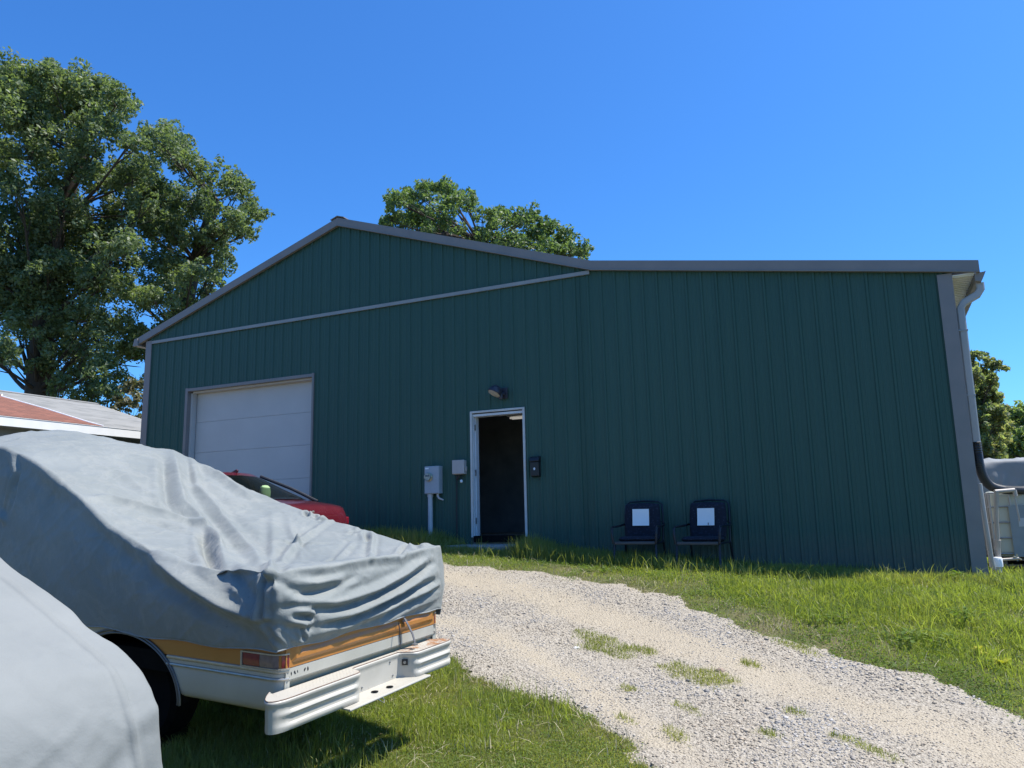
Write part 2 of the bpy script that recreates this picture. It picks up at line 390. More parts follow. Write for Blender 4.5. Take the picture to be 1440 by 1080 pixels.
# ------------------------------------------------------------------ draped covers
def drape(vs, L, R, crown, hemL, hemR, hemB, bl=.04, bb=.05, nu=120, nf=50, iters=6, sag=None, front_hem=.2, flare=0.):
    """A cloth over a long body. Local axes: u across, v forwards, w up. Returns vertices, quads, hem mask."""
    nv = len(vs); V = []; idx = {}
    uL, wL = L(vs); uR, wR = R(vs)
    t = np.linspace(0, 1, nu+1)
    T = np.zeros((nv, nu+1, 3))
    T[:, :, 0] = uL[:, None]*(1-t)+uR[:, None]*t
    T[:, :, 1] = vs[:, None]
    T[:, :, 2] = wL[:, None]*(1-t)+wR[:, None]*t + crown(vs)[:, None]*(4*t*(1-t))[None]
    if sag is not None: T[:, :, 2] += sag(T[:, :, 0], T[:, :, 1])
    s = np.linspace(0, 1, nf+1)[1:]
    def flap(e, hem, sign):
        A = np.zeros((nv, nf, 3))
        A[:, :, 1] = vs[:, None]
        h = hem(vs)
        A[:, :, 2] = e[1][:, None]*(1-s)+h[1][:, None]*s
        A[:, :, 0] = e[0][:, None]*(1-s**1.0)+h[0][:, None]*s**1.0 + sign*bl*np.sin(pi*s)[None]
        return A
    FL = flap((uL, wL), hemL, -1); FR = flap((uR, wR), hemR, 1)
    FB = np.zeros((nf, nu+1, 3)); hb = hemB(t)
    cs = np.clip(np.minimum(t, 1-t)/.12, 0, 1)**.6
    FB[:, :, 0] = FL[0, :, 0][:, None]*(1-t)+FR[0, :, 0][:, None]*t
    FB[:, :, 1] = vs[0]-(bb*np.sin(pi*s)+flare*s)[:, None]*cs
    we = T[0, :, 2]
    FB[:, :, 2] = we[None]*(1-s[:, None])+hb[None]*s[:, None]
    FL[0, :, 2] = FB[:, 0, 2]; FR[0, :, 2] = FB[:, -1, 2]
    FF = np.zeros((nf, nu+1, 3))
    FF[:, :, 0] = FL[-1, :, 0][:, None]*(1-t)+FR[-1, :, 0][:, None]*t
    FF[:, :, 1] = vs[-1]+.03*np.sin(pi*s)[:, None]*cs
    FF[:, :, 2] = T[-1, :, 2][None]*(1-s[:, None])+front_hem*s[:, None]
    FL[-1, :, 2] = FF[:, 0, 2]; FR[-1, :, 2] = FF[:, -1, 2]
    nT = nv*(nu+1); iT = np.arange(nT).reshape(nv, nu+1)
    iL = nT+np.arange(nv*nf).reshape(nv, nf); iR = iL+nv*nf
    nb = nT+2*nv*nf
    iB = np.zeros((nf, nu+1), int); iB[:, 1:-1] = nb+np.arange(nf*(nu-1)).reshape(nf, nu-1); iB[:, 0] = iL[0]; iB[:, -1] = iR[0]
    iF = np.zeros((nf, nu+1), int); iF[:, 1:-1] = nb+nf*(nu-1)+np.arange(nf*(nu-1)).reshape(nf, nu-1); iF[:, 0] = iL[-1]; iF[:, -1] = iR[-1]
    V = np.concatenate([T.reshape(-1, 3), FL.reshape(-1, 3), FR.reshape(-1, 3), FB[:, 1:-1].reshape(-1, 3), FF[:, 1:-1].reshape(-1, 3)])
    def quads(I, flip=False):
        q = np.stack([I[:-1, :-1], I[1:, :-1], I[1:, 1:], I[:-1, 1:]], -1).reshape(-1, 4)
        return q[:, ::-1] if flip else q
    GL = np.concatenate([iT[:, :1], iL], 1); GR = np.concatenate([iT[:, -1:], iR], 1)
    GB = np.concatenate([iT[:1], iB], 0); GF = np.concatenate([iT[-1:], iF], 0)
    Q = np.concatenate([quads(iT, True), quads(GL), quads(GR, True), quads(GB), quads(GF, True)])
    hem = np.zeros(len(V), bool); hem[iL[:, -1]] = 1; hem[iR[:, -1]] = 1; hem[iB[-1]] = 1; hem[iF[-1]] = 1
    V = relax(V, Q, hem, iters)
    return V, Q, hem

def relax(V, Q, fixed, iters, lam=.5):
    e = np.concatenate([Q[:, [0, 1]], Q[:, [1, 2]], Q[:, [2, 3]], Q[:, [3, 0]]]); e = np.concatenate([e, e[:, ::-1]])
    cnt = np.bincount(e[:, 0], minlength=len(V)).astype(float)
    for _ in range(iters):
        S = np.stack([np.bincount(e[:, 0], V[e[:, 1], k], len(V)) for k in range(3)], 1)/cnt[:, None]
        N = V+lam*(S-V); N[fixed] = V[fixed]; V = N
    return V

def vnormals(V, Q):
    a, b, c, d = (V[Q[:, i]] for i in range(4)); n = np.cross(c-a, d-b)
    N = np.stack([sum(np.bincount(Q[:, i], n[:, k], len(V)) for i in range(4)) for k in range(3)], 1)
    return N/np.maximum(np.linalg.norm(N, axis=1, keepdims=True), 1e-9)

def seg_dist(V, P):
    """distance to a polyline and position along it 0..1"""
    P = np.asarray(P, float); best = np.full(len(V), 1e9); pos = np.zeros(len(V))
    ls = np.r_[0, np.cumsum(np.linalg.norm(np.diff(P, axis=0), axis=1))]
    for i in range(len(P)-1):
        a = P[i]; d = P[i+1]-a; L2 = max(d@d, 1e-9)
        t = np.clip(((V-a)@d)/L2, 0, 1)
        dd = np.linalg.norm(V-a-t[:, None]*d, axis=1)
        m = dd < best; best[m] = dd[m]; pos[m] = (ls[i]+t[m]*(ls[i+1]-ls[i]))/ls[-1]
    return best, pos

def fold(V, N, folds):
    D = np.zeros(len(V))
    for P, A, w, kind in folds:
        P = np.asarray(P, float)
        lo = P.min(0)-4*w; hi = P.max(0)+4*w
        m = np.all((V > lo) & (V < hi), axis=1); ii = np.nonzero(m)[0]
        if not len(ii): continue
        d, p = seg_dist(V[ii], P)
        if kind == 0: tp = np.sin(pi*np.clip(p*.94+.03, 0, 1))**.55     # fades at both ends
        elif kind == 1: tp = np.clip(1-p, 0, 1)**.8                    # strong at its start
        else: tp = np.ones(len(p))
        prof = np.exp(-(d/(.72*w))**1.35)-.34*np.exp(-((d-1.7*w)/(.8*w))**2)
        D[ii] += 1.15*A*tp*prof
    return V+N*D[:, None]

LV = np.array([0, .57, 1.05, 1.68, 2.07, 2.48, 2.87, 3.2, 4.0, 5.6])
LW = np.array([.62, .625, .66, .86, 1.06, 1.25, 1.385, 1.46, 1.47, 1.44])
RV = np.array([0, .28, .95, 1.7, 2.7, 2.95, 3.2, 4, 5.6]); RW = np.array([.625, .615, .77, .95, 1.33, 1.42, 1.47, 1.48, 1.45])
def truck_cover_base(res=1.0):
    vs = np.concatenate([np.linspace(0, 3.5, int(230*res)), np.linspace(3.56, 5.6, 36)])
    L = lambda v: (np.interp(v, [0, .3, 1.5, 2.8, 5.6], [-.06, -.05, -.02, .02, .04]), np.interp(v, LV, LW))
    R = lambda v: (np.interp(v, [0, .3, 1.5, 2.8, 5.6], [1.64, 1.64, 1.62, 1.56, 1.54]), np.interp(v, RV, RW))
    crown = lambda v: np.interp(v, [0, .15, .5, 1., 2, 2.8, 3.4, 5.6], [-.01, -.03, -.06, -.05, -.05, .0, .09, .07])
    hemL = lambda v: (np.full(len(v), -.03), np.interp(v, [0, 1.1, 1.45, 1.7, 2.5, 5.6], [.15, .143, .150, .165, .18, .15])+.008*np.sin(v*9))
    hemR = lambda v: (np.full(len(v), 1.63), np.interp(v, [0, 1.1, 1.7, 5.6], [.10, .14, .22, .15]))
    hemB = lambda t: np.interp(t, [0, .05, .2, .5, .8, .96, 1], [.158, .162, .160, .168, .165, .150, .14])+.006*np.sin(t*21)
    return drape(vs, L, R, crown, hemL, hemR, hemB, bl=.035, bb=.045, nu=int(130*res), nf=int(54*res), iters=4, flare=.03)

TA, TT, TP = radians(4.5), radians(2.6), radians(1.6)
TRUCK_O = (2.4216, -7.8662, -.6005)
def truck_matrix():
    lat = Vector((sin(TA)*cos(TT), cos(TA)*cos(TT), sin(TT)))
    fr = Vector((-cos(TA)*cos(TP), sin(TA)*cos(TP), sin(TP))); fr = (fr-lat*fr.dot(lat)).normalized()
    up = lat.cross(fr)
    m = Matrix((lat, fr, up)).transposed().to_4x4(); m.translation = TRUCK_O
    return m

TRUCK_FOLDS = [
([(1.49,3.17,1.47),(1.52,3.08,1.45),(1.20,2.59,1.28),(1.00,2.27,1.13),(0.80,1.95,0.97),(0.77,1.74,0.88),(0.65,1.46,0.78),(0.52,1.22,0.71),(0.32,0.84,0.63),(-0.05,0.30,0.62)],0.035,0.06,0),
([(1.24,2.80,1.36),(0.87,2.28,1.13),(0.69,1.99,0.99),(0.60,1.79,0.89)],-0.035,0.05,0),
([(1.54,2.85,1.38),(1.33,2.53,1.26),(1.11,2.21,1.11),(1.07,2.00,1.01),(0.99,1.76,0.90),(0.82,1.39,0.77),(0.62,0.96,0.65),(0.30,0.48,0.59)],0.032,0.055,0),
([(1.53,2.86,1.39),(1.18,2.36,1.18),(1.08,2.18,1.09)],-0.022,0.035,0),
([(1.55,2.66,1.31),(1.53,2.44,1.23),(1.46,2.09,1.08),(1.46,1.87,0.99)],0.03,0.06,0),
([(0.10,2.07,1.05),(0.25,2.08,1.04),(0.33,2.02,1.01),(0.40,1.96,0.98),(0.49,1.87,0.93),(0.58,1.78,0.89),(0.65,1.68,0.85),(0.69,1.54,0.81)],0.035,0.05,0),
([(0.10,1.94,0.98),(0.20,1.87,0.94),(0.29,1.80,0.90),(0.38,1.69,0.85),(0.43,1.52,0.80),(0.49,1.32,0.74)],-0.018,0.07,0),
([(0.66,1.50,0.80),(0.45,1.25,0.72),(0.26,0.97,0.65),(-0.04,0.52,0.62)],-0.05,0.045,0),
([(0.65,1.46,0.78),(0.48,1.15,0.69),(-0.05,0.44,0.60),(-0.07,0.31,0.50),(-0.08,0.19,0.42)],0.03,0.035,0),
([(-0.03,1.11,0.66),(-0.04,1.00,0.62),(-0.06,0.76,0.55),(-0.06,0.62,0.50),(-0.07,0.48,0.46),(-0.08,0.30,0.40),(-0.07,0.13,0.35)],0.115,0.07,0),
([(0.01,2.08,1.06),(-0.01,1.86,0.94),(-0.02,1.65,0.83),(-0.03,1.48,0.77),(-0.03,1.32,0.71),(-0.03,1.16,0.66),(-0.04,0.99,0.61)],0.02,0.05,0),
([(-0.04,0.82,0.61),(-0.06,0.66,0.56),(-0.07,0.51,0.51),(-0.07,0.35,0.45),(-0.08,0.21,0.40)],-0.03,0.04,0),
([(-0.05,0.51,0.61),(-0.05,0.36,0.59),(-0.06,0.20,0.59)],-0.03,0.05,0),
([(-0.06,0.13,0.58),(-0.08,0.11,0.47),(-0.08,0.11,0.35)],0.028,0.022,2),
([(-0.06,0.06,0.58),(-0.08,0.04,0.47),(-0.08,0.05,0.36)],0.028,0.02,2),
([(-0.07,0.09,0.55),(-0.08,0.08,0.45),(-0.08,0.08,0.36)],-0.02,0.015,2),
([(-0.06,0.04,0.61),(0.74,0.88,0.64),(1.08,1.24,0.76),(1.48,1.68,0.92)],0.03,0.04,1),
([(-0.06,0.04,0.61),(0.52,0.73,0.61),(0.70,1.05,0.67)],0.02,0.035,1),
([(0.31,0.47,0.59),(0.93,1.13,0.71),(1.24,1.48,0.84)],-0.02,0.035,1),
([(0.06,2.83,1.37),(0.01,2.54,1.26),(0.00,2.33,1.15),(0.01,2.05,1.05)],0.018,0.06,0),
([(0.64,2.58,1.27),(0.60,2.26,1.12),(0.62,2.13,1.06),(0.63,2.00,0.99)],0.012,0.05,0),
([(0.50,2.53,1.25),(0.48,2.29,1.14),(0.56,2.22,1.11)],-0.01,0.05,0),
([(0.02,3.03,1.38),(0.00,2.91,1.26),(-0.01,2.95,1.16),(-0.02,3.00,1.02)],0.03,0.03,0),
([(0.01,2.90,1.28),(-0.01,2.88,1.13),(-0.03,2.90,0.97)],-0.02,0.03,0),
([(-0.03,3.06,0.94),(-0.04,2.96,0.87)],0.03,0.03,0),
([(-0.06,0.05,0.61),(0.65,0.66,0.61),(1.01,0.90,0.67),(1.34,1.04,0.74),(1.60,1.12,0.81)],0.03,0.032,0),
([(1.01,0.90,0.67),(1.19,1.15,0.75),(1.43,1.43,0.85)],0.018,0.03,1),
([(1.01,0.90,0.67),(0.75,0.60,0.60),(0.62,0.45,0.58)],0.016,0.02,1),
([(1.01,0.90,0.67),(0.76,0.53,0.59)],0.016,0.018,1),
([(1.01,0.90,0.67),(1.11,0.79,0.66),(1.26,0.72,0.66)],0.02,0.03,1),
([(1.01,0.90,0.67),(0.97,1.03,0.69),(0.80,0.99,0.67)],0.016,0.03,1),
([(-0.06,0.04,0.60),(0.23,0.22,0.60),(0.61,0.47,0.58)],0.022,0.025,1),
([(0.81,0.32,0.58),(1.15,0.53,0.61),(1.35,0.64,0.65)],0.02,0.025,0),
([(1.54,0.79,0.72),(1.60,0.81,0.73),(1.60,0.84,0.74)],0.03,0.02,0),
([(1.46,0.78,0.70),(1.53,0.77,0.71)],-0.035,0.02,0),
([(1.59,0.70,0.70),(1.57,0.70,0.70),(1.44,0.56,0.65)],-0.045,0.022,0),
([(1.62,0.68,0.70),(1.55,0.61,0.68),(1.32,0.43,0.61),(0.79,-0.00,0.60)],0.03,0.025,0),
([(1.61,0.30,0.62),(1.47,0.24,0.60),(1.11,-0.00,0.60)],-0.04,0.02,0),
([(1.60,0.27,0.61),(1.37,0.08,0.61)],0.03,0.025,0),
([(1.48,0.12,0.61),(1.51,0.08,0.62),(1.61,0.08,0.62)],0.03,0.03,0),
([(1.58,1.38,0.87),(1.53,1.31,0.84)],-0.03,0.018,2),
([(1.59,1.27,0.84),(1.57,1.25,0.83)],-0.03,0.018,2),
([(1.61,1.13,0.81),(1.56,1.15,0.81)],-0.03,0.02,2),
([(1.59,1.33,0.85),(1.57,1.31,0.85)],0.025,0.02,2),
([(1.60,1.19,0.82),(1.57,1.19,0.82)],0.025,0.025,2),
([(0.13,0.04,0.61),(0.38,0.12,0.60),(0.90,0.41,0.58)],-0.03,0.018,0),
([(-0.06,0.01,0.60),(0.09,-0.00,0.60),(0.24,-0.01,0.60),(0.40,-0.01,0.59),(0.56,-0.01,0.60),(0.73,-0.00,0.60),(0.90,-0.01,0.60),(1.09,-0.01,0.59),(1.28,-0.01,0.60),(1.49,0.00,0.61)],0.018,0.03,0),
([(-0.06,0.00,0.57),(0.06,-0.03,0.49),(0.15,-0.05,0.47),(0.27,-0.05,0.47),(0.46,-0.04,0.48),(0.61,-0.04,0.52)],-0.028,0.028,0),
([(0.06,-0.02,0.56),(0.22,-0.04,0.51),(0.46,-0.04,0.51)],0.016,0.03,0),
([(-0.03,-0.02,0.46),(0.07,-0.05,0.42),(0.22,-0.06,0.40),(0.38,-0.06,0.38),(0.56,-0.06,0.39),(0.75,-0.06,0.40),(0.94,-0.06,0.43),(1.13,-0.05,0.46),(1.29,-0.04,0.51),(1.46,-0.02,0.56)],0.028,0.032,0),
([(0.20,-0.06,0.37),(0.35,-0.06,0.35),(0.50,-0.06,0.34),(0.66,-0.06,0.36),(0.84,-0.06,0.37),(1.03,-0.06,0.41),(1.23,-0.05,0.45),(1.49,-0.03,0.51)],-0.03,0.022,0),
([(0.23,-0.06,0.30),(0.37,-0.06,0.29),(0.51,-0.06,0.29),(0.67,-0.06,0.30),(0.84,-0.06,0.33),(1.02,-0.06,0.35),(1.25,-0.06,0.40),(1.51,-0.04,0.44)],0.03,0.03,0),
([(0.28,-0.05,0.26),(0.51,-0.05,0.25),(0.76,-0.05,0.28),(1.03,-0.06,0.31),(1.23,-0.06,0.35),(1.45,-0.06,0.38)],-0.03,0.02,0),
([(0.46,-0.04,0.21),(0.65,-0.04,0.23),(0.85,-0.05,0.25),(1.03,-0.05,0.28),(1.22,-0.06,0.30),(1.53,-0.05,0.34)],0.026,0.026,0),
([(0.87,-0.04,0.19),(1.00,-0.04,0.22),(1.14,-0.05,0.24),(1.32,-0.06,0.28),(1.53,-0.04,0.32)],-0.024,0.018,0),
([(0.87,-0.03,0.17),(1.06,-0.03,0.18),(1.28,-0.04,0.22),(1.55,-0.03,0.25)],0.016,0.03,0),
([(-0.08,0.03,0.35),(0.02,-0.04,0.33),(0.15,-0.06,0.30)],0.03,0.024,0),
([(-0.05,-0.02,0.37),(0.05,-0.05,0.37),(0.20,-0.06,0.36)],0.028,0.024,0),
([(0.04,-0.04,0.35),(0.12,-0.06,0.33),(0.19,-0.06,0.31)],-0.045,0.02,0),
([(0.19,-0.06,0.35),(0.18,-0.06,0.30),(0.17,-0.05,0.28)],0.04,0.016,2),
([(0.11,-0.05,0.26),(0.13,-0.04,0.21)],-0.03,0.014,2),
([(-0.07,0.09,0.29),(-0.05,0.05,0.22),(-0.04,0.01,0.18)],0.016,0.016,0),
([(-0.07,0.03,0.31),(-0.04,-0.01,0.25),(0.03,-0.02,0.19)],0.016,0.016,0),
([(-0.05,-0.01,0.30),(0.03,-0.02,0.23),(0.12,-0.03,0.18)],0.014,0.016,0),
([(-0.06,0.07,0.26),(-0.04,0.03,0.20)],-0.012,0.012,0),
([(0.09,-0.03,0.23),(0.22,-0.04,0.22),(0.37,-0.04,0.22),(0.63,-0.03,0.19)],0.014,0.03,0),
([(0.49,0.57,0.59),(-0.07,0.00,0.54),(-0.05,-0.02,0.42)],0.02,0.02,0)]
NEAR_FOLDS = [
([(1.35,-.05,.20),(1.55,-.05,.55),(1.80,-.04,.92)],0.032,.04,0),
([(1.20,-.05,.25),(1.42,-.05,.60),(1.74,-.03,.98)],-0.029,.035,0),
([(1.05,-.05,.30),(1.30,-.05,.66),(1.66,.0,1.06)],0.029,.045,0),
([(1.62,-.05,.10),(1.72,-.05,.45),(1.86,-.02,.80)],0.025,.03,0),
([(.60,-.05,.20),(.9,-.05,.7),(1.3,.05,1.12)],0.027,.06,0),
([(1.3,.9,1.78),(1.45,.5,1.6),(1.6,.2,1.32),(1.7,.05,1.1)],0.025,.05,0),
([(1.0,.9,1.8),(1.2,.5,1.6),(1.4,.2,1.34),(1.5,.03,1.1)],-0.022,.05,0),
([(1.84,.02,1.0),(1.85,.0,.6),(1.87,-.01,.2)],0.022,.03,0)]
OAK_A = [(-21.9,4.5,16.4,1.00), (-25.7,6.7,18.6,1.13), (-20.7,5.2,16.5,0.91), (-24.1,7.3,18.5,1.02), (-20.6,6.6,16.9,0.90), (-21.6,7.4,17.5,0.93), (-18.6,6.3,15.8,0.67), (-22.4,9.1,18.2,0.77), (-21.9,4.9,15.2,1.19), (-25.5,7.0,17.2,1.35), (-21.8,6.4,16.1,1.20), (-22.8,7.0,16.7,1.25), (-19.2,6.2,14.8,0.91), (-21.6,7.9,16.2,0.99), (-17.3,5.9,13.6,0.64), (-22.0,3.4,15.3,1.37), (-24.7,4.8,14.1,1.48), (-27.8,6.5,15.6,1.63), (-23.9,3.9,10.8,1.62), (-28.2,6.2,12.4,1.86), (-24.2,6.3,12.1,1.21), (-22.1,6.6,11.6,1.23), (-23.7,7.6,12.3,1.30), (-21.6,7.8,11.3,1.22), (-24.1,9.7,12.3,1.33), (-17.8,6.2,9.8,0.86), (-20.9,8.6,11.1,0.98), (-22.7,6.1,9.8,1.16), (-25.9,8.1,10.8,1.29), (-21.3,6.8,9.5,1.16), (-24.1,8.8,10.5,1.29), (-19.5,7.0,9.0,1.00), (-22.3,9.1,10.0,1.11), (-23.9,6.3,8.5,0.99), (-24.4,6.6,8.6,1.00), (-24.1,8.0,8.4,0.93), (-24.3,8.1,8.5,0.94), (-18.4,7.1,13.1,0.81), (-20.9,9.0,14.5,0.90), (-19.9,7.0,13.3,0.88), (-21.7,8.3,14.2,0.94), (-25.7,5.4,8.8,1.48), (-20.2,6.2,13.1,0.62), (-23.2,8.3,14.7,0.70), (-21.0,6.9,6.6,0.71), (-22.9,8.2,7.0,0.77), (-19.5,7.2,5.9,0.80), (-23.3,10.1,6.8,0.92), (-19.9,8.8,6.8,0.80), (-19.6,7.6,7.6,0.82), (-20.1,7.2,4.9,0.70), (-21.3,8.1,5.1,0.74), (-20.8,6.4,5.3,0.51), (-27.0,10.6,6.4,0.63), (-21.7,4.3,6.2,0.88), (-28.6,8.3,7.7,1.11), (-23.3,6.0,6.7,0.48), (-25.8,7.5,7.2,0.52), (-21.7,5.7,7.5,0.79), (-25.8,8.2,8.6,0.91), (-22.1,7.0,7.3,0.83), (-24.4,8.6,7.9,0.90), (-22.2,6.4,8.5,0.87), (-25.2,8.4,9.4,0.96), (-19.8,6.5,7.7,0.84), (-24.0,9.5,8.9,0.98), (-23.6,6.1,9.5,0.88), (-26.0,7.5,10.2,0.95), (-21.0,7.2,5.8,0.67), (-24.1,9.4,6.5,0.75), (-21.1,5.9,9.3,0.94), (-24.2,7.9,10.4,1.05), (-21.3,4.7,12.2,0.78), (-21.0,5.6,12.7,0.71), (-22.8,6.7,13.6,0.76), (-20.3,5.7,11.6,0.80), (-24.9,8.8,13.6,0.94), (-21.5,5.0,13.8,0.85), (-24.8,7.0,15.4,0.95), (-20.2,5.9,14.0,0.86), (-23.2,7.9,15.6,0.96), (-20.2,8.2,12.5,0.86), (-21.3,9.1,13.0,0.90), (-17.9,7.2,11.7,0.71), (-20.8,9.6,13.1,0.80), (-22.5,6.8,6.2,0.58), (-25.6,8.9,6.8,0.65), (-19.8,6.8,7.0,0.79), (-24.3,10.1,8.1,0.94), (-19.1,7.3,4.9,0.60)]

OAK_B = [(-17.6,7.4,14.5,0.72), (-22.1,11.1,17.3,0.86), (-18.5,9.0,15.1,0.77), (-19.6,9.9,15.7,0.81), (-18.2,9.4,14.3,0.77), (-17.3,9.7,14.0,0.72), (-16.7,10.5,13.6,0.67), (-18.1,11.9,14.5,0.72), (-16.1,10.6,12.7,0.62), (-17.2,11.7,13.3,0.65), (-15.6,9.3,11.6,0.63), (-18.5,12.2,13.2,0.72), (-17.0,9.6,12.3,0.71), (-17.4,11.8,12.3,0.49), (-19.7,14.1,13.5,0.53), (-17.6,9.0,12.6,0.75), (-21.6,12.6,14.7,0.88), (-19.3,9.1,13.2,0.88), (-22.4,11.7,14.8,0.98), (-18.4,9.0,11.5,0.81), (-21.5,11.7,13.0,0.91), (-18.3,10.5,11.4,0.63), (-19.9,11.9,12.1,0.67), (-16.7,8.4,9.3,0.76), (-22.0,13.2,11.5,0.94), (-19.2,9.2,10.3,0.86), (-21.9,11.5,11.3,0.96), (-17.2,9.9,9.7,0.45), (-20.0,12.5,10.9,0.51), (-18.1,8.1,8.4,0.82), (-22.4,11.7,9.8,0.96), (-18.1,9.6,8.5,0.60), (-20.2,11.4,9.2,0.65), (-21.5,10.3,7.9,0.85), (-21.9,10.7,8.0,0.87), (-20.2,9.8,5.7,0.66), (-23.6,12.5,6.4,0.75), (-19.6,9.0,11.7,0.77), (-22.6,11.4,13.1,0.86), (-18.5,9.1,7.3,0.74), (-20.9,11.2,8.0,0.82), (-21.2,9.6,9.5,0.79), (-24.2,12.0,10.5,0.88), (-19.3,8.6,13.4,0.66), (-22.5,11.2,15.0,0.75), (-19.1,9.4,12.4,0.72), (-21.3,11.2,13.5,0.79), (-16.7,9.3,11.3,0.60), (-17.9,10.5,11.9,0.63), (-17.2,10.2,10.5,0.56), (-20.0,12.9,11.8,0.63), (-18.4,10.6,9.3,0.57), (-18.3,8.8,9.1,0.74)]

CENTRE = [(-12.6,15.9,14.3,0.63), (-15.1,19.7,16.2,0.72), (-12.1,16.9,14.8,0.70), (-13.0,18.4,15.6,0.74), (-11.5,18.0,15.3,0.69), (-12.3,19.4,16.0,0.72), (-10.1,16.7,13.8,0.79), (-9.9,17.5,14.4,0.49), (-11.4,20.2,15.7,0.54), (-9.0,17.2,13.4,0.59), (-8.9,18.8,13.7,0.65), (-10.1,21.3,14.8,0.70), (-7.4,18.6,13.5,0.60), (-8.1,20.1,14.1,0.63), (-6.8,19.0,13.0,0.58), (-8.1,22.1,14.3,0.63), (-6.1,19.7,12.6,0.58), (-5.0,19.0,11.7,0.45), (-12.7,17.3,13.8,0.89), (-13.4,18.4,14.3,0.93), (-10.5,16.1,12.7,0.84), (-12.8,20.2,14.5,0.96), (-9.4,17.3,12.5,0.79), (-7.9,17.9,12.1,0.79), (-10.0,22.5,13.9,0.91), (-6.5,18.5,11.7,0.70), (-7.6,21.3,12.8,0.77), (-13.0,16.1,13.6,0.52), (-14.1,17.8,14.4,0.55), (-11.8,17.0,12.0,1.16), (-13.3,19.6,13.0,1.26), (-9.5,18.2,11.3,1.16), (-7.2,18.6,10.7,0.99), (-8.3,21.1,11.6,1.07), (-5.8,19.2,11.9,0.45), (-7.1,22.9,13.3,0.51), (-5.6,20.2,11.8,0.41), (-6.5,19.8,12.4,0.52), (-7.7,23.0,13.7,0.58), (-7.1,18.8,12.6,0.63), (-8.3,21.7,13.8,0.69), (-9.3,19.4,13.3,0.72)]

RIGHT_A = [(8.8,16.4,5.0,0.26), (9.2,17.2,4.9,0.27), (9.5,17.0,4.7,0.25), (8.7,15.7,4.2,0.34), (9.2,16.5,4.2,0.26), (8.9,17.6,3.8,0.40), (9.4,17.8,3.6,0.31), (8.8,16.4,2.9,0.42), (9.0,18.5,3.1,0.45), (9.5,18.0,2.9,0.36), (8.6,16.9,2.3,0.39), (8.4,16.5,4.2,0.41), (8.5,18.2,4.4,0.43), (9.1,17.0,2.1,0.35), (7.9,17.3,3.4,0.63), (8.2,16.5,2.4,0.51), (9.1,17.4,4.1,0.33), (9.3,19.0,4.3,0.35), (9.1,17.2,3.3,0.37), (9.3,18.4,3.4,0.39), (8.6,16.5,4.6,0.33), (9.3,16.5,3.1,0.28), (9.3,18.4,2.7,0.38), (9.6,20.8,2.9,0.41), (9.1,17.6,4.6,0.32), (8.9,17.6,4.0,0.38), (9.0,18.6,4.2,0.39), (9.2,17.5,3.8,0.35), (9.4,19.4,4.0,0.38), (9.0,18.1,3.4,0.43), (9.2,16.8,2.9,0.32), (9.5,19.4,3.1,0.35), (8.7,17.6,2.8,0.42), (9.1,17.9,2.3,0.42), (8.6,18.1,1.8,0.47), (9.1,17.9,1.6,0.46), (8.0,16.9,1.6,0.51), (8.2,19.2,1.7,0.55), (8.6,17.5,1.0,0.49), (8.8,19.6,1.1,0.53)]

RIGHT_B = [(10.8,24.7,3.9,0.36), (11.2,24.3,4.0,0.40), (11.3,26.2,3.5,0.50), (10.5,23.6,2.9,0.42), (11.1,23.5,2.7,0.47), (11.6,24.0,3.5,0.59), (12.3,24.9,3.3,0.76), (10.5,24.3,2.3,0.35), (11.1,25.0,2.2,0.38), (12.7,26.1,2.3,0.90), (11.7,25.4,2.3,0.64), (12.0,27.0,2.4,0.67), (11.0,25.3,3.8,0.42), (11.3,24.5,3.4,0.45), (10.9,25.2,3.3,0.41), (11.2,27.3,3.5,0.44), (10.4,24.5,2.6,0.46), (11.1,25.1,2.7,0.51), (11.6,25.4,3.1,0.51), (10.8,25.0,1.9,0.56), (11.5,26.1,1.8,0.63), (12.2,26.0,2.0,0.72), (11.1,26.3,1.2,0.63)]

DRY = [(-17.1,6.5,4.9,0.35), (-16.2,6.2,4.3,0.34), (-17.1,6.2,4.3,0.30), (-17.5,6.5,4.4,0.31), (-17.0,5.7,3.9,0.25), (-16.2,6.1,3.7,0.30)]

# ------------------------------------------------------------------ ground
def grid_axis(segs):
    return np.unique(np.concatenate([np.linspace(a, b, n) for a, b, n in segs]))
def make_ground():
    xs = grid_axis([(-900, -60, 12), (-60, -14, 24), (-14, 12, 240), (12, 60, 24), (60, 900, 12)])
    ys = grid_axis([(-900, -60, 12), (-60, -13, 24), (-13, 2, 150), (2, 60, 30), (60, 1500, 14)])
    X, Y = np.meshgrid(xs, ys)
    Z = ground_z(np.clip(X, -60, 60), np.clip(Y, -60, 60))
    V = np.stack([X, Y, Z], -1).reshape(-1, 3)
    I = np.arange(len(V)).reshape(len(ys), len(xs))
    Q = np.stack([I[:-1, :-1], I[:-1, 1:], I[1:, 1:], I[1:, :-1]], -1).reshape(-1, 4)
    o = mesh_np('ground', V, Q, M['soil'], smooth=True)
    tag(o, 'grassy sloping ground around the workshop', kind='structure')

